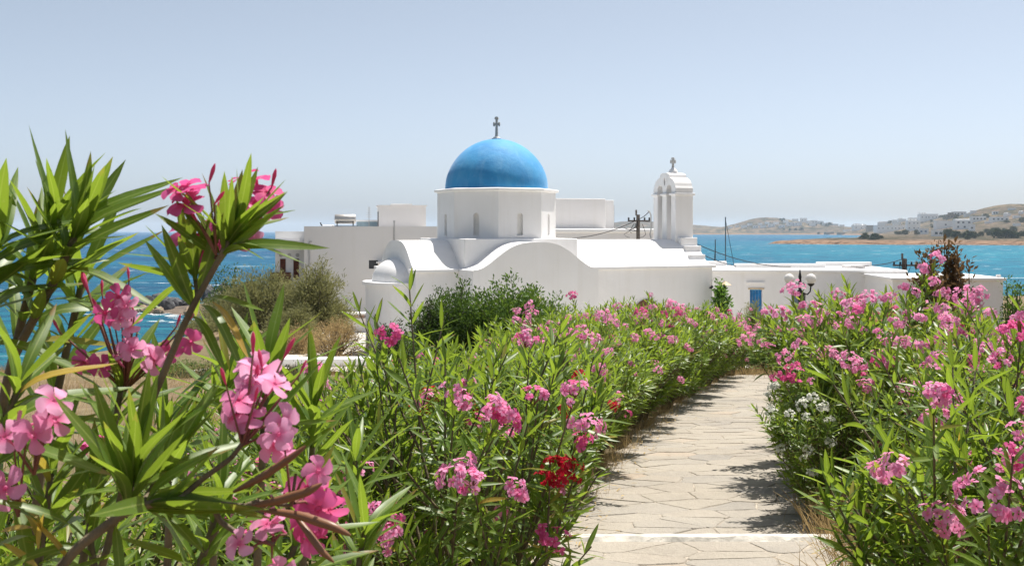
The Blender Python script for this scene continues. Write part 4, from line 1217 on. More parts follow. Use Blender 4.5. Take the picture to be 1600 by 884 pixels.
for k, (px, py, wp, hp) in enumerate(sorted(VL)):
    far_house(px, py, wp, hp, f'tiny white house of the hazy far village, {ORD[k]} from its sea end', 1, 2, dmin=2300)

# ================================================================== vegetation
def leaf_template(n=5, wl=0.165, fold=0.25, rec=0.12, twist=0.0, wave=0.0):
    """Lance-shaped blade, length 1 along x: (V, T, across)."""
    V = [(0, 0, 0)]; A = [0.0]
    ts = [(k+1)/(n+1) for k in range(n)]
    for t in ts:
        w = 0.5*wl*(math.sin(math.pi*min(1, t**0.85))**0.75)
        zc = -rec*t*t + wave*math.sin(t*6.0)*0.02
        for s in (-1, 0, 1):
            tw = twist*t
            y, z = s*w*math.cos(tw), abs(s)*w*fold + s*w*math.sin(tw)
            V.append((t, y, zc+z)); A.append(float(s))
    V.append((1, 0, -rec)); A.append(0.0)
    T = [(0, 2, 1), (0, 3, 2)]
    for k in range(n-1):
        o = 1+3*k
        for s in (0, 1):
            T += [(o+s, o+s+1, o+3+s+1), (o+s, o+3+s+1, o+3+s)]
    o = 1+3*(n-1); e = len(V)-1
    T += [(o, o+1, e), (o+1, o+2, e)]
    return np.array(V), np.array(T), np.array(A)

LT_NEAR = [leaf_template(6, 0.138, 0.34, 0.08, 0.15), leaf_template(6, 0.125, 0.26, 0.26, 0.35, 1.0), leaf_template(6, 0.145, 0.40, -0.06, -0.3), leaf_template(6, 0.130, 0.24, 0.46, 0.2, 1.6)]
LT_MID = [leaf_template(2, 0.20, 0.25, 0.08), leaf_template(2, 0.185, 0.2, 0.25)]
LT_FAR = [leaf_template(1, 0.21, 0.2, 0.1)]
LEAF_ME = []
for V, T, A in LT_NEAR:
    LEAF_ME.append(np_mesh('oleander_leaf', V, T, [M['leaf']], True, {'across': A, 'along': V[:, 0]}))
LEAF_Y = []
for V, T, A in LT_NEAR:
    LEAF_Y.append(np_mesh('oleander_leaf_yellow', V, T, [M['leaf_yellow']], True, {'across': A, 'along': V[:, 0]}))

def unit(v):
    return v/np.maximum(1e-9, np.linalg.norm(v, axis=-1, keepdims=True))

def leaf_batch(name, O, D, N, L, W, templ, mats, rgen, kinds=None):
    """Join many leaves into one mesh. O origin, D direction, N upper side, L length, W width factor."""
    D = unit(D); N = N - (N*D).sum(1, keepdims=True)*D; N = unit(N); S = np.cross(N, D)
    n = len(O)
    which = rgen.integers(0, len(templ), n)
    Vs, Ts, Rs, As, Ls = [], [], [], [], []
    off = 0
    for q, (V, T, A) in enumerate(templ):
        k = np.nonzero(which == q)[0]
        if not len(k): continue
        P = O[k][:, None] + L[k][:, None, None]*(V[None, :, :1]*D[k][:, None] + (V[None, :, 1:2]*W[k][:, None, None])*S[k][:, None] + V[None, :, 2:]*N[k][:, None])
        Vs.append(P.reshape(-1, 3))
        Ts.append((T[None] + (np.arange(len(k))*len(V))[:, None, None]).reshape(-1, 3) + off)
        off += len(k)*len(V)
        Rs.append(np.repeat(rgen.random(len(k)), len(V)))
        As.append(np.tile(A, len(k))); Ls.append(np.tile(V[:, 0], len(k)))
    return np_mesh(name, np.concatenate(Vs), np.concatenate(Ts), mats, True, {'rnd': np.concatenate(Rs), 'across': np.concatenate(As), 'along': np.concatenate(Ls)})

def tubes_mesh(name, lines, mat, sides=5):
    """lines: [(points (k,3), radii (k,))] joined into one mesh."""
    Vs, Ts = [], []; off = 0
    ca = np.cos(np.arange(sides)*2*np.pi/sides); sa = np.sin(np.arange(sides)*2*np.pi/sides)
    for P, r in lines:
        P = np.asarray(P, float); r = np.asarray(r, float)
        d = unit(np.gradient(P, axis=0)); up = np.array([0.21, 0.37, 0.9])
        x = unit(np.cross(d, up)); y = np.cross(d, x)
        ring = P[:, None] + r[:, None, None]*(ca[None, :, None]*x[:, None] + sa[None, :, None]*y[:, None])
        k = len(P)
        Vs.append(ring.reshape(-1, 3))
        i = (np.arange(k-1)[:, None]*sides + np.arange(sides)[None]); j = (np.arange(k-1)[:, None]*sides + (np.arange(sides)+1)[None] % sides)
        i = i.ravel(); j = j.ravel()
        Ts.append(np.concatenate([np.stack([i, j, j+sides], 1), np.stack([i, j+sides, i+sides], 1)]) + off)
        off += k*sides
    return np_mesh(name, np.concatenate(Vs), np.concatenate(Ts), [mat], True)

# ------------------------------------------------------------------ flowers
def blossom_arrays(hi=True, seed=0):
    """Five-petalled pinwheel blossom of radius 1 facing +z."""
    r = np.random.default_rng(seed)
    V, T, A = [], [], []
    st = [0.10, 0.34, 0.62, 0.86, 1.0] if hi else [0.12, 0.62, 1.0]
    wd = [0.09, 0.21, 0.37, 0.39, 0.20] if hi else [0.12, 0.42, 0.24]
    for k in range(5):
        a0 = 2*math.pi*k/5 + r.normal()*0.07
        cup = r.uniform(0.15, 0.55); sc = r.uniform(0.9, 1.08)
        o = len(V)
        for t, w in zip(st, wd):
            a = a0 + 0.35*t*t
            c = np.array([math.cos(a), math.sin(a)]); s = np.array([-c[1], c[0]])
            z = cup*t - 0.45*t*t
            for q in (-1, 0, 1):
                p = c*t*sc + s*(q*w + 0.06*t)
                V.append((p[0], p[1], z + (0.10*q*q - 0.05*q)*t)); A.append(t)
        for m_ in range(len(st)-1):
            b = o+3*m_
            for q in (0, 1): T += [(b+q, b+3+q, b+4+q), (b+q, b+4+q, b+q+1)]
    if hi:
        o = len(V)
        for zz, rr_ in ((-0.95, 0.05), (-0.35, 0.10), (0.06, 0.17)):
            for j in range(6): V.append((rr_*math.cos(j*math.pi/3), rr_*math.sin(j*math.pi/3), zz)); A.append(0.35)
        for m_ in range(2):
            for j in range(6):
                a, b = o+m_*6+j, o+m_*6+(j+1) % 6
                T += [(a, b, b+6), (a, b+6, a+6)]
    return np.array(V), np.array(T), np.array(A)

def frame_from(z, spin):
    z = unit(np.asarray(z, float)); x = np.cross(z, [0.3, 0.2, 0.93]); x = unit(x); y = np.cross(z, x)
    c, s = math.cos(spin), math.sin(spin)
    return np.stack([x*c+y*s, -x*s+y*c, z], 1)

BLOOM_HI = {c: [np_mesh('blossom', *(lambda b: (b[0], b[1]))(blossom_arrays(True, s)), [M[c]], True, {'radial': blossom_arrays(True, s)[2]}) for s in range(4)] for c in ('pink', 'deep_pink')}
def bud_mesh(c):
    V = []; T = []
    prof = [(0, 0.04), (0.3, 0.08), (0.65, 0.11), (0.88, 0.07), (1.0, 0.01)]
    for z, r_ in prof:
        for j in range(6): V.append((r_*math.cos(j*math.pi/3+z), r_*math.sin(j*math.pi/3+z), z))
    for m_ in range(4):
        for j in range(6):
            a, b = m_*6+j, m_*6+(j+1) % 6
            T += [(a, b, b+6), (a, b+6, a+6)]
    return np_mesh('bud', np.array(V), np.array(T), [M[c]], True, {'radial': np.zeros(len(V))})
BUD = {c: bud_mesh(c) for c in ('deep_pink', 'red')}

def cluster_mesh(colour, seed, n, rad, fl):
    """A head of small blossoms and buds joined as one truss, origin at its foot, axis +z."""
    r = np.random.default_rng(seed)
    Vs, Ts, As, Rs = [], [], [], []; off = 0
    for k in range(n):
        V, T, A = blossom_arrays(False, seed*50+k)
        d = unit(np.array([r.normal(), r.normal(), abs(r.normal())*0.9+0.25]))
        pos = d*rad*r.uniform(0.55, 1.0)*np.array([1, 1, 0.85]) + np.array([0, 0, rad*0.25])
        F = frame_from(d + 0.35*r.normal(size=3), r.uniform(0, 6.28))
        P = (V*fl*r.uniform(0.8, 1.15)) @ F.T + pos
        Vs.append(P); Ts.append(T+off); As.append(A); Rs.append(np.full(len(V), r.random())); off += len(V)
    return np_mesh('flower_truss_'+colour, np.concatenate(Vs), np.concatenate(Ts), [M[colour]], True, {'radial': np.concatenate(As), 'rnd': np.concatenate(Rs)})
TRUSS = {c: [cluster_mesh(c, 10*i+s, n, rad, 0.0165) for s, (n, rad) in enumerate(((17, 0.064), (12, 0.052), (9, 0.045), (22, 0.078)))] for i, c in enumerate(('pink', 'deep_pink', 'red', 'white'))}

# ------------------------------------------------------------------ oleander
def gen_oleander(seed, H=1.65, RAD=0.85, n_st=26, leafL=0.115, per=8, low=0.25, wide=1.0):
    """Skeleton of an oleander: many canes from the root, each forking once or twice, whorls of three leaves."""
    r = np.random.default_rng(seed)
    lines, O, D, N, L, tips = [], [], [], [], [], []
    for s in range(n_st):
        az = 2*math.pi*(s + r.uniform(-.4, .4))/n_st*2.6
        lean = RAD*math.sqrt(r.uniform(0.02, 1))
        h = H*r.uniform(0.80, 1.0)*(1 - 0.26*(lean/RAD)**2)
        out = np.array([math.cos(az), math.sin(az), 0])
        side = np.array([-out[1], out[0], 0])
        t = np.linspace(0, 1, 7)[:, None]
        sw = r.normal()*0.10
        cane = out*(lean*0.72*t**1.35 + 0.06) + np.array([0, 0, 1.0])*h*0.66*t + side*sw*t*t + r.normal(size=(7, 3))*0.008
        lines.append((cane, np.linspace(0.011, 0.006, 7)))
        nf = r.integers(4, 7)
        for f in range(nf):
            k0 = 6 if f < 2 else int(r.integers(1, 6))
            p0 = cane[k0]
            ax = unit(out*(r.uniform(0.05, 0.75) + 0.11*(6-k0))*wide + side*r.normal()*0.45 + np.array([0, 0, r.uniform(0.7, 1.2)]))
            ln = h*r.uniform(0.26, 0.44)*(1.15 if k0 < 6 else 1.0)
            tt = np.linspace(0, 1, 5)[:, None]
            tw = p0 + ax*ln*tt + np.array([0, 0, 1.0])*ln*0.12*tt**2
            lines.append((tw, np.linspace(0.0055, 0.0028, 5)))
            nw = int(per*r.uniform(0.8, 1.3))
            ph = r.uniform(0, 6.28)
            a_ = unit(tw[-1]-tw[-2])
            x = unit(np.cross(a_, [0.3, 0.5, 0.8])); y = np.cross(a_, x)
            for w in range(nw):
                u = low + (1-low)*(w+0.5)/nw
                pos = p0 + (tw[-1]-p0)*u
                th = math.radians(np.interp(u, [0, 0.55, 0.9, 1], [72, 58, 34, 16]) + r.normal()*7)
                for q in range(3):
                    p_ = ph + w*1.05 + q*2.094 + r.normal()*0.12
                    rd = x*math.cos(p_) + y*math.sin(p_)
                    d = a_*math.cos(th) + rd*math.sin(th) + np.array([0, 0, -0.06])
                    O.append(pos); D.append(d); N.append(a_*math.sin(th) - rd*math.cos(th) + r.normal(size=3)*0.15)
                    L.append(leafL*r.uniform(0.75, 1.25)*np.interp(u, [0, 0.8, 1], [0.95, 1.05, 0.75]))
            tips.append((tw[-1], a_))
    return dict(lines=lines, O=np.array(O), D=np.array(D), N=np.array(N), L=np.array(L), tips=tips)

VARIANTS = []
for s in range(6):
    g = gen_oleander(100+s, H=1.62+0.06*(s % 3), RAD=0.80+0.05*(s % 2), n_st=27, leafL=0.14, per=8)
    rg = np.random.default_rng(s)
    lm = leaf_batch('oleander_foliage', g['O'], g['D'], g['N'], g['L'], np.ones(len(g['L'])), LT_MID, [M['leaf']], rg)
    sm = tubes_mesh('oleander_canes', g['lines'], M['stem'], 4)
    VARIANTS.append((lm, sm, g['tips']))

def put_truss(parent, pos, axis, colour, rr_, size=1.0):
    o = bpy.data.objects.new('flower_truss', TRUSS[colour][rr_.randrange(4)])
    link(o, parent)
    F = frame_from(axis, rr_.uniform(0, 6.28))*size*rr_.uniform(1.0, 1.5)
    o.matrix_basis = Matrix(((F[0][0], F[0][1], F[0][2], pos[0]), (F[1][0], F[1][1], F[1][2], pos[1]), (F[2][0], F[2][1], F[2][2], pos[2]), (0, 0, 0, 1)))
    return o

def hedge_bush(x, y, scale, rot, var, colour, n_fl, label, group, seed, second=None):
    z = float(ground_z(x, y))
    root = empty('oleander_bush', (x, y, z - 0.03), rot)
    root.scale = (scale, scale, scale)
    tag(root, label, 'oleander', group)
    lm, sm, tips = VARIANTS[var % len(VARIANTS)]
    o = link(bpy.data.objects.new('canes', sm), root); o['kind'] = 'stuff'
    o = link(bpy.data.objects.new('foliage', lm), root); o['kind'] = 'stuff'
    rr_ = random.Random(seed)
    # flowers: tips that look out towards light or path
    c, s = math.cos(rot), math.sin(rot)
    scored = []
    for p, a in tips:
        wx, wy = c*p[0]-s*p[1], s*p[0]+c*p[1]
        scored.append((-wy*1.0 + 0.25*math.hypot(wx, wy) + p[2]*0.30 + rr_.uniform(0, 0.9), p, a))
    scored.sort(key=lambda q: -q[0])
    for q in scored[:n_fl]:
        put_truss(root, q[1] + q[2]*0.055, q[2]*0.8 + np.array([s*-0.35, c*-0.35, 0.15]), second if (second and rr_.random() < 0.35) else colour, rr_)
    return root

class Plant:
    """A near oleander whose leaves are objects of their own (the 300 largest in view) and the rest one part."""
    def __init__(s, base, label, group=None, maxobj=300):
        s.root = empty('oleander_shrub', base); tag(s.root, label, 'oleander', group)
        s.base = np.array(base, float); s.O, s.D, s.N, s.L, s.Y, s.lines, s.max, s.Wf = [], [], [], [], [], [], maxobj, []
    def leaf(s, o, d, n, L, yellow=False, wf=1.0):
        s.O.append(np.asarray(o, float)); s.D.append(np.asarray(d, float)); s.N.append(np.asarray(n, float)); s.L.append(L); s.Y.append(yellow); s.Wf.append(wf)
    def grow(s, g, off, yellow_share=0.0, rot=0.0, rg=None):
        c, sn = math.cos(rot), math.sin(rot); Rm = np.array([[c, -sn, 0], [sn, c, 0], [0, 0, 1]])
        rg = rg or np.random.default_rng(1)
        for P, r in g['lines']: s.lines.append((P @ Rm.T + off, r))
        for o, d, n, L in zip(g['O'] @ Rm.T + off, g['D'] @ Rm.T, g['N'] @ Rm.T, g['L']):
            s.leaf(o, d, n, L, rg.random() < yellow_share)
        return [(p @ Rm.T + off, a @ Rm.T) for p, a in g['tips']]
    def shoot(s, pix, r0, r1, L, th0, th1, start, nw, seed, n=3, yellow=0.0, jitter=8):
        r = np.random.default_rng(seed)
        P = np.array([at(*q) for q in pix], float)
        # smooth resample
        tt = np.linspace(0, 1, len(P)); uu = np.linspace(0, 1, 24)
        S = np.stack([np.interp(uu, tt, P[:, k]) for k in range(3)], 1)
        for _ in range(3): S[1:-1] = (S[:-2]+2*S[1:-1]+S[2:])/4
        s.lines.append((S, np.linspace(r0, r1, 24)))
        ph = r.uniform(0, 6.28)
        for w in range(nw):
            u = start + (1-start)*(w/(nw-1) if nw > 1 else 1)
            k = min(22, int(u*23)); f = u*23-k
            pos = S[k]*(1-f)+S[k+1]*f
            a_ = unit(S[k+1]-S[k]); x = unit(np.cross(a_, [0.3, 0.5, 0.8])); y = np.cross(a_, x)
            th_ = th0 + (th1-th0)*(u-start)/(1-start+1e-6)
            for q in range(n):
                th = math.radians(th_ + r.normal()*jitter)
                p_ = ph + w*1.05 + q*2*math.pi/n + r.normal()*0.15
                rd = x*math.cos(p_)+y*math.sin(p_)
                d = a_*math.cos(th) + rd*math.sin(th)
                s.leaf(pos, d, a_*math.sin(th)-rd*math.cos(th)+r.normal(size=3)*0.15, L*r.uniform(0.8, 1.15), r.random() < yellow)
        return S[-1], unit(S[-1]-S[-2])
    def cluster(s, px, py, d, n, fl, spread, colour='pink', seed=0, buds=2, face=(0, -0.8, 0.5), foot=None):
        """Truss of separate blossoms on thin stalks."""
        r = np.random.default_rng(seed)
        c = np.array(at(px, py, d), float)
        foot = np.array(foot, float) if foot is not None else c + np.array([r.normal()*0.01, 0.03, -spread*1.6-0.03])
        lines = []
        hold = empty('flower_truss', tuple(c - s.base), 0, s.root)
        for k in range(n):
            off = r.normal(size=3)*spread*np.array([1, 0.5, 0.8])
            z = unit(np.array(face)*0.9 + off/max(spread, 1e-4)*0.45 + r.normal(size=3)*0.35)
            o = link(bpy.data.objects.new('blossom', BLOOM_HI[colour][int(r.integers(4))]), hold)
            F = frame_from(z, r.uniform(0, 6.28))*fl*r.uniform(0.85, 1.1)
            o.matrix_basis = Matrix(((*F[0], off[0]), (*F[1], off[1]), (*F[2], off[2]), (0, 0, 0, 1)))
            b = c + off - z*fl*0.9
            lines.append((np.stack([foot, foot*0.5+b*0.5+np.array([0, 0, 0.004]), b]), np.array([0.0016, 0.0012, 0.0009])))
        for k in range(buds):
            off = r.normal(size=3)*spread*np.array([1.2, 0.5, 0.6]) + np.array([0, 0, spread*0.9])
            z = unit(off + np.array([0, 0, 0.03]))
            o = link(bpy.data.objects.new('bud', BUD['deep_pink']), hold)
            F = frame_from(z, 0)*fl*r.uniform(0.8, 1.15)
            o.matrix_basis = Matrix(((*F[0], off[0]), (*F[1], off[1]), (*F[2], off[2]), (0, 0, 0, 1)))
            lines.append((np.stack([foot, foot*0.4+(c+off)*0.6, c+off]), np.array([0.0016, 0.0012, 0.0009])))
        me = tubes_mesh('flower_stalks', [(P-c, rr_) for P, rr_ in lines], M['stem_red'], 4)
        link(bpy.data.objects.new('flower_stalks', me), hold)
    def finish(s, seed=0):
        rg = np.random.default_rng(seed)
        O = np.array(s.O); D = unit(np.array(s.D)); N = np.array(s.N); L = np.array(s.L); Y = np.array(s.Y); Wf = np.array(s.Wf)
        N = unit(N - (N*D).sum(1, keepdims=True)*D); S = np.cross(N, D)
        mid = O + D*L[:, None]*0.5
        px = 800 + mid[:, 0]/np.maximum(0.1, mid[:, 1])*F_PX; py = HOR - (mid[:, 2]-CAM_Z)/np.maximum(0.1, mid[:, 1])*F_PX
        size = L/np.maximum(0.3, mid[:, 1])*np.where((px > -40) & (px < 1640) & (py > -40) & (py < 924) & (mid[:, 1] > 0.3), 1, 0.01)
        # leaves that would poke into the lens are dropped
        keep = np.linalg.norm(mid-np.array([0, 0, CAM_Z]), axis=1) > 0.55
        order = [k for k in np.argsort(-size) if keep[k]]
        for k in order[:s.max]:
            me = (LEAF_Y if Y[k] else LEAF_ME)[int(rg.integers(4))]
            o = bpy.data.objects.new('leaf', me); link(o, s.root)
            d, n_, w_ = D[k]*L[k], N[k]*L[k], S[k]*L[k]*Wf[k]; p = O[k]-s.base
            o.matrix_basis = Matrix(((d[0], w_[0], n_[0], p[0]), (d[1], w_[1], n_[1], p[1]), (d[2], w_[2], n_[2], p[2]), (0, 0, 0, 1)))
        rest = np.array(order[s.max:], int)
        if len(rest):
            me = leaf_batch('foliage', O[rest]-s.base, D[rest], N[rest], L[rest], Wf[rest], LT_NEAR[:3], [M['leaf']], rg)
            o = link(bpy.data.objects.new('foliage', me), s.root); o['kind'] = 'stuff'
        if len(s.lines) <= 14:
            for P, r in s.lines:
                link(bpy.data.objects.new('cane', tubes_mesh('cane', [(P-s.base, r)], M['stem'], 7)), s.root)
        else:
            me = tubes_mesh('canes', [(P-s.base, r) for P, r in s.lines], M['stem'], 7)
            o = link(bpy.data.objects.new('canes', me), s.root); o['kind'] = 'stuff'

def gz(x, y): return float(ground_z(x, y))
# ------------------------------------------------------------------ foreground oleanders on the left
# A: tall shoots at the picture's left edge
A = Plant((-0.75, 1.25, gz(-0.75, 1.25)), 'tall oleander with upright leaf fans against the sky and sea', 'oleanders close to the viewer', 300)
A.shoot([(-40, 900, 1.30), (0, 640, 1.28), (49, 442, 1.22), (74, 360, 1.20)], 0.006, 0.004, 0.110, 46, 12, 0.5, 9, 1)
A.shoot([(-30, 900, 1.25), (12, 573, 1.24), (92, 427, 1.20), (119, 365, 1.18)], 0.006, 0.004, 0.112, 44, 12, 0.5, 9, 2)
A.shoot([(40, 900, 1.36), (70, 700, 1.36), (110, 520, 1.33), (128, 440, 1.32)], 0.006, 0.004, 0.115, 60, 25, 0.4, 9, 3)
A.shoot([(-80, 800, 1.2), (-50, 560, 1.18), (-30, 450, 1.16), (-15, 400, 1.15)], 0.006, 0.004, 0.118, 55, 22, 0.4, 9, 4)
A.shoot([(-60, 900, 1.05), (-40, 760, 1.05), (10, 660, 1.04), (30, 600, 1.04)], 0.005, 0.003, 0.11, 60, 25, 0.3, 7, 5, yellow=0.1)
A.cluster(30, 645, 0.98, 3, 0.0175, 0.020, 'pink', 11, 1)
A.cluster(5, 705, 0.96, 4, 0.0175, 0.022, 'pink', 12, 0)
A.finish(1)
# B: leaning shoot with blossoms before the sea
B = Plant((-0.50, 1.15, gz(-0.50, 1.15)), 'leaning oleander shoot with pink blossoms crossing the sea horizon', 'oleanders close to the viewer', 300)
e, ax = B.shoot([(150, 920, 1.14), (215, 680, 1.14), (249, 599, 1.13), (290, 501, 1.12), (309, 463, 1.12), (338, 414, 1.11), (352, 384, 1.11)], 0.0042, 0.0030, 0.080, 45, 20, 0.985, 2, 21)
B.shoot([(338, 414, 1.11), (350, 390, 1.11), (362, 362, 1.11)], 0.003, 0.0025, 0.082, 60, 14, 0.3, 6, 22)
B.shoot([(309, 463, 1.12), (306, 440, 1.13), (303, 425, 1.13)], 0.003, 0.0022, 0.080, 58, 18, 0.25, 5, 23)
for (a_, b_, L, y_) in (((300, 480), (250, 405), 0.085, 0), ((302, 478), (262, 378), 0.092, 0), ((310, 460), (345, 330), 0.09, 0), ((352, 392), (352, 272), 0.085, 0), ((352, 392), (452, 322), 0.085, 0), ((350, 395), (478, 352), 0.098, 0), ((352, 390), (425, 296), 0.085, 0),
                       ((345, 405), (256, 338), 0.08, 0), ((346, 400), (285, 322), 0.072, 0)):
    o0 = np.array(at(*a_, 1.12)); o1 = np.array(at(*b_, 1.12 - 0.02)); B.leaf(o0, o1-o0, np.array([0.1, -0.75, 0.6]), L, bool(y_))
for (a_, b_, L, y_) in (((312, 470), (400, 500), 0.085, 0), ((312, 475), (372, 560), 0.09, 0), ((300, 492), (345, 585), 0.085, 0)):
    o0 = np.array(at(*a_, 1.12)); o1 = np.array(at(*b_, 1.08)); B.leaf(o0, o1-o0+np.array([0, 0, 0.03]), np.array([0.3, -0.3, 0.9]), L, bool(y_))
B.leaf(np.array(at(330, 470, 1.12)), np.array(at(408, 545, 1.09))-np.array(at(330, 470, 1.12)), np.array([0.5, -0.3, 0.8]), 0.075, True)
B.cluster(304, 312, 1.10, 4, 0.020, 0.013, 'deep_pink', 31, 2, (0.1, -0.4, 0.9), at(338, 398, 1.11))
B.cluster(312, 368, 1.14, 3, 0.019, 0.016, 'deep_pink', 32, 2, (-0.2, -0.6, 0.5), at(338, 404, 1.11))
B.cluster(410, 312, 1.16, 5, 0.020, 0.015, 'deep_pink', 33, 1, (0.2, -0.4, 0.8), at(358, 385, 1.12))
B.cluster(398, 362, 1.16, 3, 0.018, 0.014, 'pink', 34, 0, (0.2, -0.6, 0.4), at(356, 388, 1.12))
B.shoot([(120, 920, 1.22), (150, 780, 1.22), (180, 660, 1.2), (190, 600, 1.2)], 0.005, 0.003, 0.10, 60, 30, 0.45, 6, 24)
for k, (px_, py_, n_) in enumerate(((207, 468, 2), (242, 508, 2), (185, 515, 2), (255, 532, 2), (192, 565, 3), (225, 548, 2), (140, 562, 2))):
    B.cluster(px_, py_, 1.17, n_, 0.0155, 0.022, 'pink' if k % 3 else 'deep_pink', 40+k, 1, (0, -0.75, 0.5), at(195, 610, 1.2))
B.cluster(160, 480, 1.2, 0, 0.020, 0.012, 'deep_pink', 60, 3, (0, 0, 1), at(190, 600, 1.2))
B.finish(2)
# C: fan of leaves in front of the grey-green trees
C = Plant((-0.42, 1.55, gz(-0.42, 1.55)), 'oleander with broad leaf fan standing before the dry bush', 'oleanders close to the viewer', 300)
C.shoot([(400, 920, 1.52), (408, 760, 1.52), (412, 660, 1.5), (418, 585, 1.5)], 0.006, 0.004, 0.128, 62, 18, 0.35, 10, 51)
C.shoot([(330, 920, 1.60), (340, 780, 1.6), (352, 660, 1.58), (356, 600, 1.58)], 0.006, 0.004, 0.125, 60, 20, 0.35, 9, 52)
C.shoot([(470, 920, 1.62), (480, 800, 1.62), (488, 700, 1.62), (492, 640, 1.6)], 0.006, 0.004, 0.125, 60, 22, 0.3, 9, 53)
C.shoot([(260, 920, 1.55), (265, 800, 1.55), (262, 720, 1.55), (258, 660, 1.54)], 0.006, 0.004, 0.12, 60, 22, 0.3, 9, 54)
C.shoot([(540, 960, 1.70), (545, 860, 1.7), (552, 780, 1.7), (555, 720, 1.7)], 0.006, 0.004, 0.12, 60, 22, 0.3, 8, 55)
C.finish(3)
# D: low front shoots with the big pink trusses and seed pods
D_ = Plant((-0.55, 0.98, gz(-0.55, 0.98)), 'low oleander with large pink trusses and long brown seed pods', 'oleanders close to the viewer', 300)
e, ax = D_.shoot([(60, 930, 0.98), (120, 855, 0.98), (195, 800, 0.98), (222, 790, 0.98)], 0.005, 0.004, 0.10, 55, 25, 0.97, 2, 61)
D_.shoot([(195, 802, 0.98), (200, 780, 0.98), (206, 750, 0.98)], 0.004, 0.003, 0.100, 38, 10, 0.1, 5, 62)
D_.shoot([(222, 790, 0.98), (235, 768, 1.0), (250, 745, 1.0)], 0.004, 0.003, 0.095, 36, 10, 0.1, 4, 63)
for (P_, r0, r1) in (([(222, 790, 0.98), (290, 774, 0.98), (330, 786, 0.98), (380, 792, 0.98), (405, 783, 0.98)], 0.004, 0.003), ([(285, 775, 0.98), (320, 745, 0.98), (362, 715, 0.98), (380, 690, 0.98)], 0.003, 0.002),
                     ([(330, 786, 0.98), (345, 815, 0.98), (375, 835, 0.98), (430, 850, 0.98)], 0.003, 0.002), ([(405, 783, 0.98), (455, 790, 0.98), (462, 740, 0.98)], 0.002, 0.0015)):
    P = np.array([at(*q) for q in P_], float); tt = np.linspace(0, 1, len(P)); uu = np.linspace(0, 1, 14)
    D_.lines.append((np.stack([np.interp(uu, tt, P[:, k]) for k in range(3)], 1), np.linspace(r0, r1, 14)))
D_.cluster(382, 648, 0.98, 6, 0.0168, 0.024, 'pink', 71, 2, (-0.1, -0.85, 0.45), at(378, 695, 0.98))
D_.cluster(428, 622, 1.00, 3, 0.0168, 0.022, 'pink', 72, 2, (0.1, -0.7, 0.6), at(382, 692, 0.98))
D_.cluster(466, 690, 0.97, 3, 0.0168, 0.018, 'pink', 73, 0, (0.3, -0.85, 0.3), at(455, 790, 0.98))
D_.cluster(395, 598, 1.01, 2, 0.022, 0.016, 'pink', 74, 3, (0, -0.7, 0.7), at(380, 690, 0.98))
D_.cluster(502, 770, 1.02, 2, 0.02, 0.012, 'deep_pink', 75, 0, (0.4, -0.8, 0.2), at(460, 785, 0.98))
D_.cluster(445, 858, 0.97, 4, 0.0175, 0.024, 'pink', 76, 0, (0, -0.85, 0.3), at(425, 850, 0.98))
D_.cluster(505, 850, 1.05, 3, 0.020, 0.016, 'deep_pink', 77, 0, (0.2, -0.8, 0.3), at(455, 800, 0.98))
def pod(plant, pix, r_):
    P = np.array([at(*q) for q in pix], float); tt = np.linspace(0, 1, len(P)); uu = np.linspace(0, 1, 14)
    S = np.stack([np.interp(uu, tt, P[:, k]) for k in range(3)], 1); c = S[0].copy()
    me = tubes_mesh('seed_pod', [(S-c, r_*np.clip(np.sin(np.linspace(0.12, 3.10, 14))**0.5, 0.05, 1))], M['pod'], 7)
    o = link(bpy.data.objects.new('seed_pod', me), plant.root); o.location = tuple(c-plant.base)
pod(D_, [(405, 795, 0.97), (470, 805, 0.96), (520, 822, 0.95), (548, 836, 0.95)], 0.0042)
pod(D_, [(395, 790, 0.97), (440, 780, 0.96), (480, 768, 0.95), (503, 755, 0.95)], 0.0042)
pod(D_, [(365, 768, 0.97), (410, 745, 0.96), (450, 718, 0.95), (478, 696, 0.95)], 0.0036)
pod(D_, [(458, 800, 0.97), (480, 830, 0.96), (500, 858, 0.95), (522, 878, 0.95)], 0.0034)
for (a_, b_, L, y_, wf) in (((195, 765), (118, 628), 0.105, 0, 1.1), ((198, 762), (152, 598), 0.108, 0, 1.0), ((205, 765), (215, 640), 0.09, 0, 1.0), ((228, 782), (305, 690), 0.09, 0, 1.0), ((222, 795), (430, 805), 0.13, 0, 0.9), ((222, 785), (395, 752), 0.11, 0, 0.9),
                           ((60, 860), (62, 790), 0.05, 1, 1.1), ((110, 880), (55, 790), 0.06, 1, 0.8), ((60, 885), (0, 850), 0.05, 1, 1.2), ((0, 830), (60, 815), 0.05, 1, 1.0), ((225, 818), (250, 800), 0.022, 1, 1.6),
                           ((110, 820), (10, 770), 0.08, 0, 1.0), ((120, 855), (20, 860), 0.07, 0, 1.0), ((300, 880), (180, 830), 0.07, 0, 1.0), ((180, 820), (190, 900), 0.06, 0, 1.2), ((260, 800), (330, 880), 0.06, 0, 1.2)):
    o0 = np.array(at(*a_, 0.985)); o1 = np.array(at(*b_, 0.95)); D_.leaf(o0, o1-o0, np.array([0.2, -0.6, 0.75]), L, bool(y_), wf)
D_.shoot([(40, 960, 1.1), (60, 880, 1.1), (72, 800, 1.1), (80, 740, 1.1)], 0.005, 0.003, 0.105, 60, 25, 0.2, 8, 64, yellow=0.08)
D_.shoot([(300, 960, 1.15), (310, 890, 1.15), (330, 830, 1.15), (340, 790, 1.15)], 0.005, 0.003, 0.10, 60, 25, 0.1, 8, 65)
D_.shoot([(420, 980, 1.2), (440, 910, 1.2), (462, 850, 1.2), (470, 800, 1.2)], 0.005, 0.003, 0.10, 60, 25, 0.1, 8, 66)
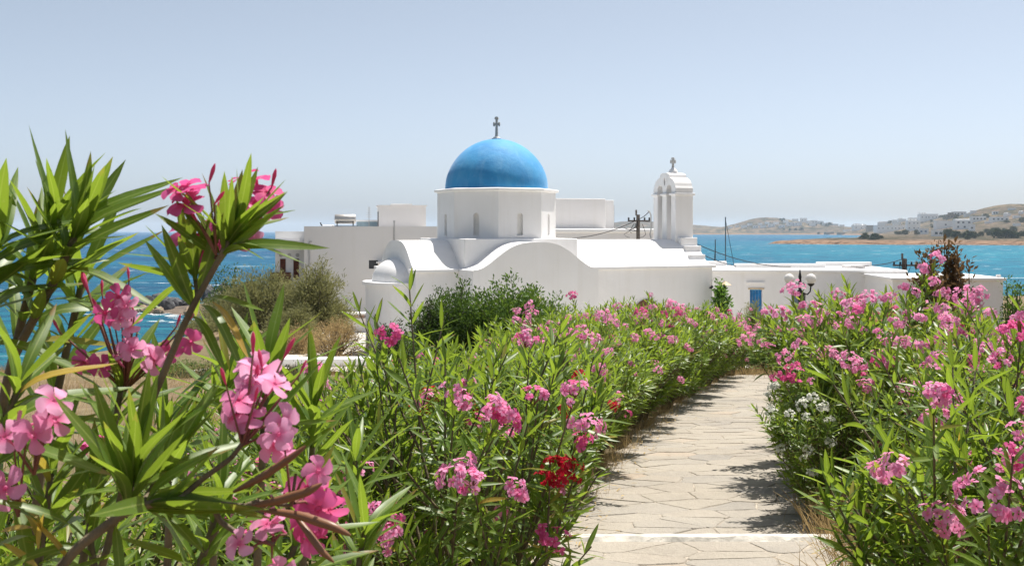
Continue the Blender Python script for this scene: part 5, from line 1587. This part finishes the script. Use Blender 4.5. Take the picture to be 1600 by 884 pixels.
D_.shoot([(540, 980, 1.35), (556, 920, 1.35), (562, 870, 1.35), (570, 830, 1.35)], 0.005, 0.003, 0.10, 60, 25, 0.1, 8, 67)
D_.shoot([(160, 960, 1.2), (150, 900, 1.2), (140, 840, 1.2), (150, 760, 1.2)], 0.005, 0.003, 0.10, 62, 30, 0.1, 8, 68)
D_.finish(4)
# E, F: leafy shrubs filling in behind them
for k, (bx, by, H_, sd, lab) in enumerate(((-1.15, 1.95, 1.2, 201, 'leafy oleander behind the low pink trusses at the corner'), (-0.72, 2.35, 1.06, 202, 'leafy oleander between the leaf fan and the hedge'), (-1.75, 2.5, 1.22, 203, 'shaded oleander beneath the tall leaf fans'), (-0.80, 1.62, 1.0, 204, 'low oleander under the leaning flowering shoot'), (-0.35, 2.0, 0.98, 205, 'low oleander below the long brown seed pods'), (-1.5, 3.6, 1.2, 206, 'oleander on the open slope behind the leaf fan'), (-1.05, 2.85, 1.08, 207, 'oleander filling the gap under the leaning shoot'), (-2.1, 3.3, 1.15, 208, 'oleander at the edge of the view below the sea'))):
    P_ = Plant((bx, by, gz(bx, by)), lab, 'oleanders close to the viewer', 260)
    tp = P_.grow(gen_oleander(sd, H=H_, RAD=0.6, n_st=22, leafL=0.12, per=8, low=0.1), np.array([bx, by, gz(bx, by)]), 0.02, 0.4*k, np.random.default_rng(k))
    rr_ = random.Random(sd)
    for p, a in sorted(tp, key=lambda q: q[0][1])[:9:2]:
        put_truss(P_.root, p-P_.base+a*0.02, a, 'deep_pink' if k else 'pink', rr_)
    P_.finish(20+k)

# ------------------------------------------------------------------ near hedge oleanders
def open_truss(parent, pos, axis, colour, seed):
    """Truss whose blossoms are separate pieces, for the bushes close enough to tell them apart."""
    r = np.random.default_rng(seed)
    hold = empty('flower_truss', tuple(pos), 0, parent)
    A_ = frame_from(axis, 0.0)
    lines = []
    rad = r.uniform(0.045, 0.07)
    for k in range(int(r.integers(9, 15))):
        d = unit(np.array([r.normal(), r.normal(), abs(r.normal())*0.9+0.2]))
        off = A_ @ (d*rad*r.uniform(0.55, 1.05) + np.array([0, 0, 0.02])); z = unit(A_ @ (d + 0.35*r.normal(size=3)) + np.array([0, -0.3, 0.1]))
        o = link(bpy.data.objects.new('blossom', BLOOM_HI[colour if r.random() < 0.8 else 'deep_pink'][int(r.integers(4))]), hold)
        F = frame_from(z, r.uniform(0, 6.28))*0.0175*r.uniform(0.85, 1.15)
        o.matrix_basis = Matrix(((*F[0], off[0]), (*F[1], off[1]), (*F[2], off[2]), (0, 0, 0, 1)))
        lines.append((np.stack([np.zeros(3), off*0.5, off - z*0.016]), np.array([0.002, 0.0015, 0.001])))
    link(bpy.data.objects.new('flower_stalks', tubes_mesh('flower_stalks', lines, M['stem_red'], 4)), hold)

def near_bush(x, y, H, RAD, n_st, seed, colour, n_fl, label, group, mx=300, leafL=0.125, second=None, per=8):
    b = np.array([x, y, gz(x, y)])
    P_ = Plant(tuple(b), label, group, mx)
    tp = P_.grow(gen_oleander(seed, H=H, RAD=RAD, n_st=n_st, leafL=leafL, per=per, low=0.12), b, 0.015, 0.0, np.random.default_rng(seed))
    rr_ = random.Random(seed)
    sc = sorted(tp, key=lambda q: (q[0][1]*1.2 - q[0][2]*0.25 + rr_.uniform(0, 0.6)))
    for k, (p, a) in enumerate(sc[:n_fl]):
        if k < 18: open_truss(P_.root, p-P_.base+a*0.05+np.array([0, -0.03, 0]), a + np.array([0, -0.35, 0.1]), 'pink' if rr_.random() < 0.7 else 'deep_pink', seed*100+k)
        else: put_truss(P_.root, p-P_.base+a*0.05, a + np.array([0, -0.25, 0.1]), second if (second and rr_.random() < 0.4) else colour, rr_)
    P_.finish(seed)
    return P_
GL_, GR_ = 'oleanders hedging the path on the sea side', 'oleanders hedging the path on the bay side'
near_bush(-0.22, 4.15, 1.60, 0.60, 26, 301, 'pink', 26, 'pink oleander with crowded blossoms at the near end of the sea-side hedge', GL_)
near_bush(-0.92, 4.55, 1.24, 0.62, 24, 302, 'pink', 15, 'shorter pink oleander on the outer side of the sea-side hedge end', GL_)
RB = near_bush(-0.28, 5.35, 1.36, 0.62, 26, 303, 'pink', 10, 'leafy oleander with few pink blossoms leaning over the path near the whitewashed step', GL_, 240)
near_bush(1.62, 3.55, 1.46, 0.46, 24, 304, 'pink', 24, 'pink oleander with broad upright leaves at the near end of the bay-side hedge', GR_, leafL=0.14)
near_bush(2.45, 4.9, 1.62, 0.80, 30, 305, 'pink', 52, 'pink oleander covered in trusses just beyond the broad-leaved one', GR_, second='deep_pink')
near_bush(2.02, 4.35, 0.95, 0.42, 18, 306, 'pink', 9, 'low pink oleander drooping beside the dry grass at the path edge', GR_, 220)
rr_ = random.Random(99)
for (px_, py_, d_) in ((862, 738, 3.78), (880, 730, 3.82), (846, 750, 3.75), (870, 756, 3.76), (890, 744, 3.85), (905, 594, 4.5), (955, 638, 5.6), (882, 645, 4.3)):
    put_truss(RB.root, np.array(at(px_, py_, d_))-RB.base, np.array([0.2, -0.6, 0.6]), 'red', rr_, 0.6)

# ------------------------------------------------------------------ the hedges further along
def row(side, seed, ys, off, tall, colours, n_fl, lab, group):
    r_ = random.Random(seed)
    for k, y in enumerate(ys):
        x = path_x(y) + side*(HALF + off + (0.38 if side > 0 and y < 8 and off < 1 else 0) - (0.025 if side < 0 else 0.019)*(y-6)*(1 if off < 1 else 0.6)) + r_.uniform(-.1, .1)
        col, sec = colours[k % len(colours)]
        word = {'pink': 'pink', 'deep_pink': 'deep pink', 'red': 'red', 'white': 'white'}[col]
        hedge_bush(x, y + r_.uniform(-.15, .15), tall[k % len(tall)]*r_.uniform(0.94, 1.05), r_.uniform(0, 6.28), r_.randrange(6), col, n_fl[k % len(n_fl)],
                   f'{word}-flowered oleander {lab}, {ORD[k]} from the viewer', group, seed*100+k, sec)
row(-1, 11, [6.6, 7.9, 9.2, 10.5, 11.8, 13.1, 14.4, 15.7, 17.0, 18.3, 19.6, 20.9, 22.2, 23.5, 24.8, 26.1], 0.48, [0.84, 0.86, 0.88, 0.90, 0.92, 0.95, 0.98, 1.0, 1.0, 1.0, 1.0, 0.98, 0.96, 0.94, 0.92, 0.90], [('red', None), ('red', 'pink')] + [('pink', None), ('pink', None), ('pink', 'deep_pink'), ('pink', None), ('pink', None), ('pink', 'deep_pink'), ('pink', None)]*2, [3, 4, 14, 20, 26, 28, 28, 30], 'on the path edge of the sea-side hedge', GL_)
row(-1, 12, [6.2, 8.0, 9.8, 11.6, 13.4, 15.2, 17.0, 18.8, 20.6, 22.4, 24.2, 26.0, 27.6], 1.6, [0.72, 0.76, 0.80, 0.84, 0.90, 0.96, 1.0, 1.04, 1.04, 1.04, 1.04, 1.04, 1.04], [('pink', None), ('pink', None), ('pink', 'deep_pink'), ('pink', None)], [8, 7, 8, 14, 18], 'in the outer row of the sea-side hedge', GL_)
row(1, 13, [6.1, 7.3, 8.5, 9.7, 10.9, 12.2, 13.5, 14.8, 16.1, 17.4, 18.7, 20.0, 21.3, 22.6, 24.0, 25.4, 26.8], 0.62, [0.84, 0.90, 1.0, 1.06, 1.06, 1.0, 0.82, 0.76, 0.74, 0.74, 0.74, 0.74, 0.74, 0.74, 0.74, 0.74, 0.74], [('pink', 'deep_pink'), ('pink', None), ('pink', 'deep_pink'), ('pink', None), ('pink', None), ('pink', 'deep_pink')] + [('pink', None)]*11, [46, 46, 40, 40], 'on the path edge of the bay-side hedge', GR_)
row(1, 14, [5.8, 7.3, 8.8, 10.3, 11.8, 13.4, 15.0, 16.8, 18.6], 1.9, [0.86, 0.88, 0.86, 0.86], [('pink', None), ('pink', 'deep_pink'), ('deep_pink', 'pink')], [46, 48, 44], 'in the outer row of the bay-side hedge', GR_)
row(1, 15, [6.6, 8.3, 10.0, 12.0, 14.0], 3.3, [0.84, 0.86], [('pink', None), ('pink', 'deep_pink')], [20, 24], 'in the third row of the bay-side hedge', GR_)

hedge_bush(3.25, 9.0, 1.0, 1.7, 2, 'pink', 30, 'tall pink oleander behind the white-flowered ones', GR_, 904)
hedge_bush(3.7, 10.4, 1.04, 5.1, 5, 'pink', 30, 'tall pink oleander between the white ones and the lamp post', GR_, 905)
hedge_bush(2.40, 8.2, 0.62, 0.7, 1, 'white', 26, 'low white-flowered oleander spilling over the path edge before the taller pink ones', GR_, 901)
hedge_bush(2.75, 9.5, 0.70, 2.1, 3, 'white', 26, 'white-flowered oleander just behind the low white one', GR_, 902)
hedge_bush(2.62, 6.9, 0.50, 4.0, 4, 'pink', 8, 'low pink oleander sprawling at the path edge before the white ones', GR_, 903)
# ------------------------------------------------------------------ other shrubs and trees
def blob_tree(name, base, H, RX, n_br, n_leaf, leafL, wl, mat, seed, label, cat='shrub', group=None, zlow=0.2, upright=0.5, trunk_r=0.05, stem_mat='twig', clump=0.22, shared=None, rise=0.0):
    """Trunk, limbs and a crown of leaf clumps with gaps; leaves point away from their twig."""
    root = empty(name, base); tag(root, label, cat, group)
    if shared is None:
        r = np.random.default_rng(seed)
        lines, O, D = [], [], []
        lines.append((np.array([[0, 0, -0.15], [0.02*H, 0, zlow*H*0.6], [0.0, 0.02*H, zlow*H*1.2+0.1]]), np.array([trunk_r*1.3, trunk_r, trunk_r*0.8])))
        for b in range(n_br):
            az = r.uniform(0, 6.283); el = math.asin(r.uniform(-0.05, 1.0)) if upright < 0.9 else math.radians(r.uniform(8, 88))
            rad = np.array([RX*math.cos(az)*math.cos(el), RX*math.sin(az)*math.cos(el), H*(1-zlow)*0.95*math.sin(el)])*r.uniform(0.62, 1.08)
            end = np.array([0, 0, H*zlow]) + rad
            mid = np.array([0, 0, H*zlow*0.8]) + rad*0.5 + r.normal(size=3)*0.06*RX
            st = np.array([0, 0, H*zlow*r.uniform(0.4, 1.1)])
            lines.append((np.stack([st, st*0.5+mid*0.5+r.normal(size=3)*0.03*RX, mid, mid*0.45+end*0.55, end]), np.linspace(trunk_r*0.5, trunk_r*0.10, 5)))
            m_ = n_leaf//n_br
            t = r.uniform(0.35, 1.05, m_)[:, None]
            c = mid*(1-t) + end*t
            g = r.normal(size=(m_, 3))*clump*RX*(0.55+0.6*(1-t))
            g[:, 2] *= 0.8
            O.append(c+g); D.append(unit(g + 0.6*unit(rad)*RX*clump + np.array([0, 0, upright*RX*clump])))
        O = np.concatenate(O); D = unit(np.concatenate(D) + r.normal(size=(sum(len(o) for o in O[:0]) or len(O), 3))*0.45)
        O[:, 2] = np.maximum(O[:, 2], 0.04)
        N = r.normal(size=O.shape) + np.array([0, 0, 0.8])
        me = leaf_batch('crown', O, D, N, leafL*r.uniform(0.6, 1.3, len(O)), np.full(len(O), wl/0.21), LT_FAR, [M[mat]], r)
        tm = tubes_mesh('trunk', lines, M[stem_mat], 5)
    else:
        me, tm = shared
    link(bpy.data.objects.new('trunk', tm), root)
    o = link(bpy.data.objects.new('crown', me), root)
    return root, (me, tm)
def ground_at(px, d): 
    x = (px-800)/F_PX*d
    return (x, d, gz(x, d))
def shrub_px(name, px, py_top, d, wpx, mat, seed, label, n_br=60, n_leaf=9000, leafL=0.05, wl=0.3, **kw):
    b = ground_at(px, d); ztop = CAM_Z - (py_top-HOR)/F_PX*d
    return blob_tree(name, b, ztop-b[2], wpx/2/F_PX*d, n_br, n_leaf, leafL, wl, mat, seed, label, **kw)
shrub_px('lentisk_shrub', 806, 434, 31, 190, 'hedge_green', 1, 'dark green lentisk shrub with pointed top before the chapel wall', 150, 22000, 0.115, 0.42, upright=0.85, clump=0.12, zlow=0.1)
shrub_px('lentisk_shrub', 722, 438, 32, 175, 'lentisk', 2, 'dull olive lentisk shrub with spiky top next to the dark green one', 150, 22000, 0.115, 0.42, upright=0.85, clump=0.12, zlow=0.1)
shrub_px('lentisk_shrub', 676, 462, 32, 60, 'juniper', 3, 'low olive shrub at the foot of the chapel apse corner', 50, 8000, 0.08, 0.38, clump=0.2)
shrub_px('lentisk_shrub', 612, 489, 33, 56, 'juniper', 4, 'small open dark shrub standing alone against the white apse', 36, 4200, 0.075, 0.4, clump=0.2, upright=0.7)
shrub_px('lentisk_shrub', 640, 520, 30, 60, 'hedge_green', 5, 'small bright green bush below the apse corner', 40, 5000, 0.05, 0.35)
for k, (px, pt, d, w) in enumerate(((850, 474, 28.5, 90), (900, 482, 29, 90), (950, 485, 29.5, 90), (1000, 488, 30, 80))):
    shrub_px('hedge_shrub', px, pt, d, w, 'hedge_green', 20+k, f'rounded glossy green hedge shrub before the chapel wall, {ORD[k]} from the dome side', 70, 11000, 0.075, 0.45, group='glossy hedge shrubs before the chapel', upright=0.8, clump=0.17)
shrub_px('tamarisk_tree', 492, 404, 47, 105, 'tamarisk', 6, 'grey-green feathery tamarisk tree against the blank white house wall', 90, 17000, 0.19, 0.2, upright=0.8, clump=0.2, trunk_r=0.08, cat='tree')
shrub_px('tamarisk_tree', 412, 420, 52, 140, 'tamarisk', 7, 'broad feathery tamarisk tree at the open corner of the blank house', 90, 17000, 0.2, 0.2, clump=0.2, trunk_r=0.09, cat='tree')
shrub_px('tamarisk_tree', 352, 452, 66, 100, 'tamarisk', 8, 'brownish tamarisk tree furthest out towards the sea', 60, 9000, 0.2, 0.16, clump=0.2, trunk_r=0.09, cat='tree')
shrub_px('tamarisk_tree', 330, 505, 60, 110, 'tamarisk', 9, 'low brownish tamarisk on the slope above the inlet', 50, 7000, 0.2, 0.16, clump=0.2, cat='tree')
shrub_px('tamarisk_tree', 455, 470, 44, 90, 'tamarisk', 10, 'low feathery tamarisk in front of the taller one', 50, 8000, 0.16, 0.16, clump=0.2, cat='tree')
shrub_px('dark_tree', 356, 410, 92, 66, 'lentisk', 11, 'round dark evergreen tree near the shore hut', 50, 6000, 0.3, 0.35, clump=0.22, trunk_r=0.1, cat='tree')
shrub_px('dark_tree', 392, 425, 98, 60, 'lentisk', 12, 'second dark evergreen tree beside the shore hut', 50, 5000, 0.3, 0.35, clump=0.22, trunk_r=0.1, cat='tree')
shrub_px('dry_bush', 527, 496, 40, 112, 'straw', 13, 'rounded straw-coloured dry bush beside the chapel apse', 90, 12000, 0.10, 0.16, clump=0.16, zlow=0.1)
shrub_px('dry_bush', 470, 505, 42, 70, 'straw', 14, 'straw-coloured dry bush half hidden by the leaf fan', 70, 8000, 0.10, 0.16, clump=0.16, zlow=0.1)
shrub_px('withered_shrub', 1446, 384, 13, 100, 'brown_leaf', 15, 'withered brown shrub behind the bay-side hedge', 130, 13000, 0.07, 0.42, upright=0.6, clump=0.15, zlow=0.15)
shrub_px('withered_shrub', 1486, 378, 13.4, 70, 'brown_leaf', 16, 'narrow withered brown shrub with an upright spire', 60, 6000, 0.07, 0.42, upright=1.0, clump=0.16, zlow=0.15)
shrub_px('withered_shrub', 1508, 414, 13.2, 60, 'brown_leaf', 17, 'lower olive-brown withered shrub beside the spire', 60, 6000, 0.07, 0.42, upright=0.6, clump=0.16, zlow=0.15)
shrub_px('green_shrub', 1582, 438, 15.5, 70, 'hedge_green', 18, 'bright green leafy shrub beyond the hedge at the bay side', 60, 9000, 0.05, 0.4, clump=0.2)
shrub_px('green_shrub', 1640, 430, 14.5, 80, 'hedge_green', 181, 'taller green shrub cut by the edge of the view', 50, 7000, 0.05, 0.4, clump=0.2)
shrub_px('tamarisk_bush', 1178, 462, 36, 36, 'tamarisk_yellow', 19, 'yellow-green feathery bush under the blue door', 40, 5000, 0.11, 0.16, clump=0.2, upright=0.8)
shrub_px('tamarisk_bush', 1200, 478, 35, 44, 'tamarisk_yellow', 191, 'lower yellow-green feathery bush beside the lamp post', 40, 5000, 0.11, 0.16, clump=0.2)
shrub_px('vine', 1127, 437, 44.0, 26, 'vine', 192, 'bright green vine growing at the chapel corner under the wall lamp', 26, 1800, 0.16, 0.5, upright=0.2, clump=0.28, zlow=0.45, trunk_r=0.03)
for k, (px, pt, d, w) in enumerate(((1195, 520, 29, 60), (1180, 505, 31, 60), (1225, 515, 30, 60), (1160, 500, 30, 60))):
    shrub_px('hedge_shrub', px, pt, d, w, 'hedge_green', 40+k, f'green bush closing off the far end of the path, {ORD[k]} of its clump', 40, 5000, 0.06, 0.35, group='bushes at the far end of the path', clump=0.2)
for k, (px, d, w, pt) in enumerate(((300, 34, 110, 575), (210, 40, 90, 570), (400, 30, 100, 585), (470, 27, 90, 590), (255, 30, 130, 590), (340, 26, 130, 600), (180, 34, 110, 585), (420, 24, 120, 605))):
    shrub_px('scrub_bush', px, pt, d, w, 'juniper' if k % 2 else 'hedge_green', 60+k, f'low wild scrub bush on the seaward slope, {ORD[k]} of the scatter', 40, 4500, 0.07, 0.3, group='scrub on the seaward slope', clump=0.2, zlow=0.1)

# ------------------------------------------------------------------ far trees
sh = None
FT = [blob_tree('headland_tree', tuple(on_far(1279, 372)), 7.2, 3.6, 26, 700, 1.5, 0.6, 'far_tree', 300, 'lone dark tree near the tip of the headland', 'tree', 'trees across the bay', trunk_r=0.25, clump=0.3)[1]]
for s in range(3):
    r0, shd = blob_tree('headland_tree', tuple(on_far(1560+12*s, 372)), 8.0-s, 4.4+0.5*s, 26, 800, 1.5, 0.6, 'far_tree', 310+s, f'dark tree in the grove beside the far beach, {ORD[s]} of the front trees', 'tree', 'trees across the bay', trunk_r=0.25, clump=0.3)
    FT.append(shd)
ft = random.Random(17)
ZONES = ((1348, 1375, 372, 375, 5, 'low scrub tree near the grey stone house on the point'), (1400, 1440, 364, 367, 6, 'green bush tree below the long white far house'), (1478, 1500, 366, 372, 8, 'green tree below the balcony hotel'), (1500, 1530, 368, 374, 8, 'olive tree on the bank between hotel and beach'),
         (1530, 1600, 360, 372, 18, 'dark tree of the grove beside the far beach'), (1455, 1478, 352, 356, 4, 'tree against the plain white far block'), (1440, 1475, 340, 349, 6, 'tree around the wide white villa on the slope'), (1470, 1550, 336, 344, 12, 'dark tree on the slope below the hilltop house'),
         (1555, 1600, 344, 350, 6, 'tree in front of the tan hill field'), (1210, 1225, 341, 346, 4, 'tall dark tree above the hazy far village'), (1215, 1260, 358, 361, 5, 'shore bush tree below the hazy far village'), (1255, 1300, 346, 356, 8, 'tree among the last houses of the far village'), (1350, 1420, 338, 350, 6, 'scrub tree on the open brown slope'))
for (x0, x1, y0, y1, n, lab) in ZONES:
    zs = sorted((ft.uniform(x0, x1), ft.uniform(y0, y1)) for k in range(n))
    for k, (px, py) in enumerate(zs):
        p = on_far(px, py, 860 if px > 1320 else 2300)
        root, _ = blob_tree('headland_tree', tuple(p), 7, 4, 1, 1, 1, 1, 'far_tree', 0, f'{lab}, {ORD[k]} from the village side', 'tree', 'trees across the bay', shared=FT[ft.randrange(4)])
        s_ = ft.uniform(0.45, 0.95) * (1.0 if p.y < 1500 else 1.25)
        root.scale = (s_*ft.uniform(0.9, 1.3), s_, s_*ft.uniform(0.75, 1.15)); root.rotation_euler = (0, 0, ft.uniform(0, 6))

# ------------------------------------------------------------------ dry grass
def grass(name, spots_, n, h0, h1, mat, label, seed, w=0.10, spread=0.10):
    r = np.random.default_rng(seed)
    k = r.integers(0, len(spots_), n)
    P = np.array(spots_)[k] + np.concatenate([r.normal(size=(n, 2))*spread, np.zeros((n, 1))], 1)
    P[:, 2] = ground_z(P[:, 0], P[:, 1]) - 0.01
    D = r.normal(size=(n, 3))*0.38 + np.array([0, 0, 1.0])
    me = leaf_batch(name, P, D, r.normal(size=(n, 3)), r.uniform(h0, h1, n), np.full(n, w), [leaf_template(2, 0.2, 0.1, 0.35), leaf_template(2, 0.2, 0.1, 0.1)], [M[mat]], r)
    o = link(bpy.data.objects.new(name, me)); tag(o, label, 'grass', kind='stuff')
rg_ = random.Random(77)
sp = []
for k in range(330):
    y = rg_.uniform(5.6, 26) if k < 200 else rg_.uniform(5.6, 8.5)
    x = path_x(y) + HALF + abs(rg_.gauss(0.05, 0.16)); sp.append((x, y, 0))
grass('dry_grass', sp, 9000, 0.10, 0.42, 'straw', 'dry straw grass along the bay-side edge of the path', 1, 0.07)
sp = []
for k in range(240):
    y = rg_.uniform(5.6, 26); x = path_x(y) - HALF - abs(rg_.gauss(0.02, 0.14)); sp.append((x, y, 0))
grass('dry_grass', sp, 4500, 0.05, 0.24, 'straw', 'dry straw grass along the sea-side edge of the path', 2, 0.09)
sp = [(rg_.uniform(-16, -0.5), rg_.uniform(4, 38), 0) for k in range(900)]
sp = [q for q in sp if q[0] < path_x(q[1]) - 2.0]
grass('dry_grass', sp, 16000, 0.12, 0.42, 'straw', 'dry straw grass covering the slope behind the sea-side hedge', 3, 0.09, 0.25)
sp = [(rg_.uniform(3, 10), rg_.uniform(24, 34), 0) for k in range(200)]
grass('dry_grass', sp, 4000, 0.12, 0.4, 'straw', 'yellow dry grass past the far end of the path', 4, 0.1, 0.25)
# fallen leaves and petals on the paving edge
r = np.random.default_rng(9)
n = 900
y = r.uniform(5.6, 25, n); side = np.where(r.random(n) < 0.5, -1, 1)
P = np.stack([path_x(y) + side*(HALF - np.abs(r.normal(size=n))*0.16), y, np.zeros(n)], 1)
P[:, 2] = np.interp(y, GY, GZ) + np.where(y < STEP_Y, 0.10, 0.0) + 0.040
me = leaf_batch('fallen_leaves', P, np.concatenate([r.normal(size=(n, 2)), r.normal(size=(n, 1))*0.08], 1), np.tile([0, 0, 1.0], (n, 1)) + r.normal(size=(n, 3))*0.2, r.uniform(0.03, 0.09, n), np.full(n, 1.0), [leaf_template(2, 0.2, 0.3, 0.1)], [M['straw']], r)
tag(link(bpy.data.objects.new('fallen_leaves', me)), 'dry fallen oleander leaves strewn along the path edges', 'leaves', kind='stuff')

# ================================================================== haze over sea and coast
HAZE = 7.5e-5
mb = MB(); mb.box(-14500, 14500, -70, 16500, -4.0, 130.0)
m_, nt, out = new_mat('sea_haze')
pv = nd(nt, 'ShaderNodeVolumePrincipled', Density=HAZE)
pv.inputs['Color'].default_value = (0.80, 0.90, 1.0, 1)
pv.inputs['Anisotropy'].default_value = 0.2
nt.links.new(pv.outputs[0], out.inputs['Volume'])
hz = mb.build('haze', m_, smooth_=False)
tag(hz, 'thin sea haze over the bay', 'haze', kind='stuff')
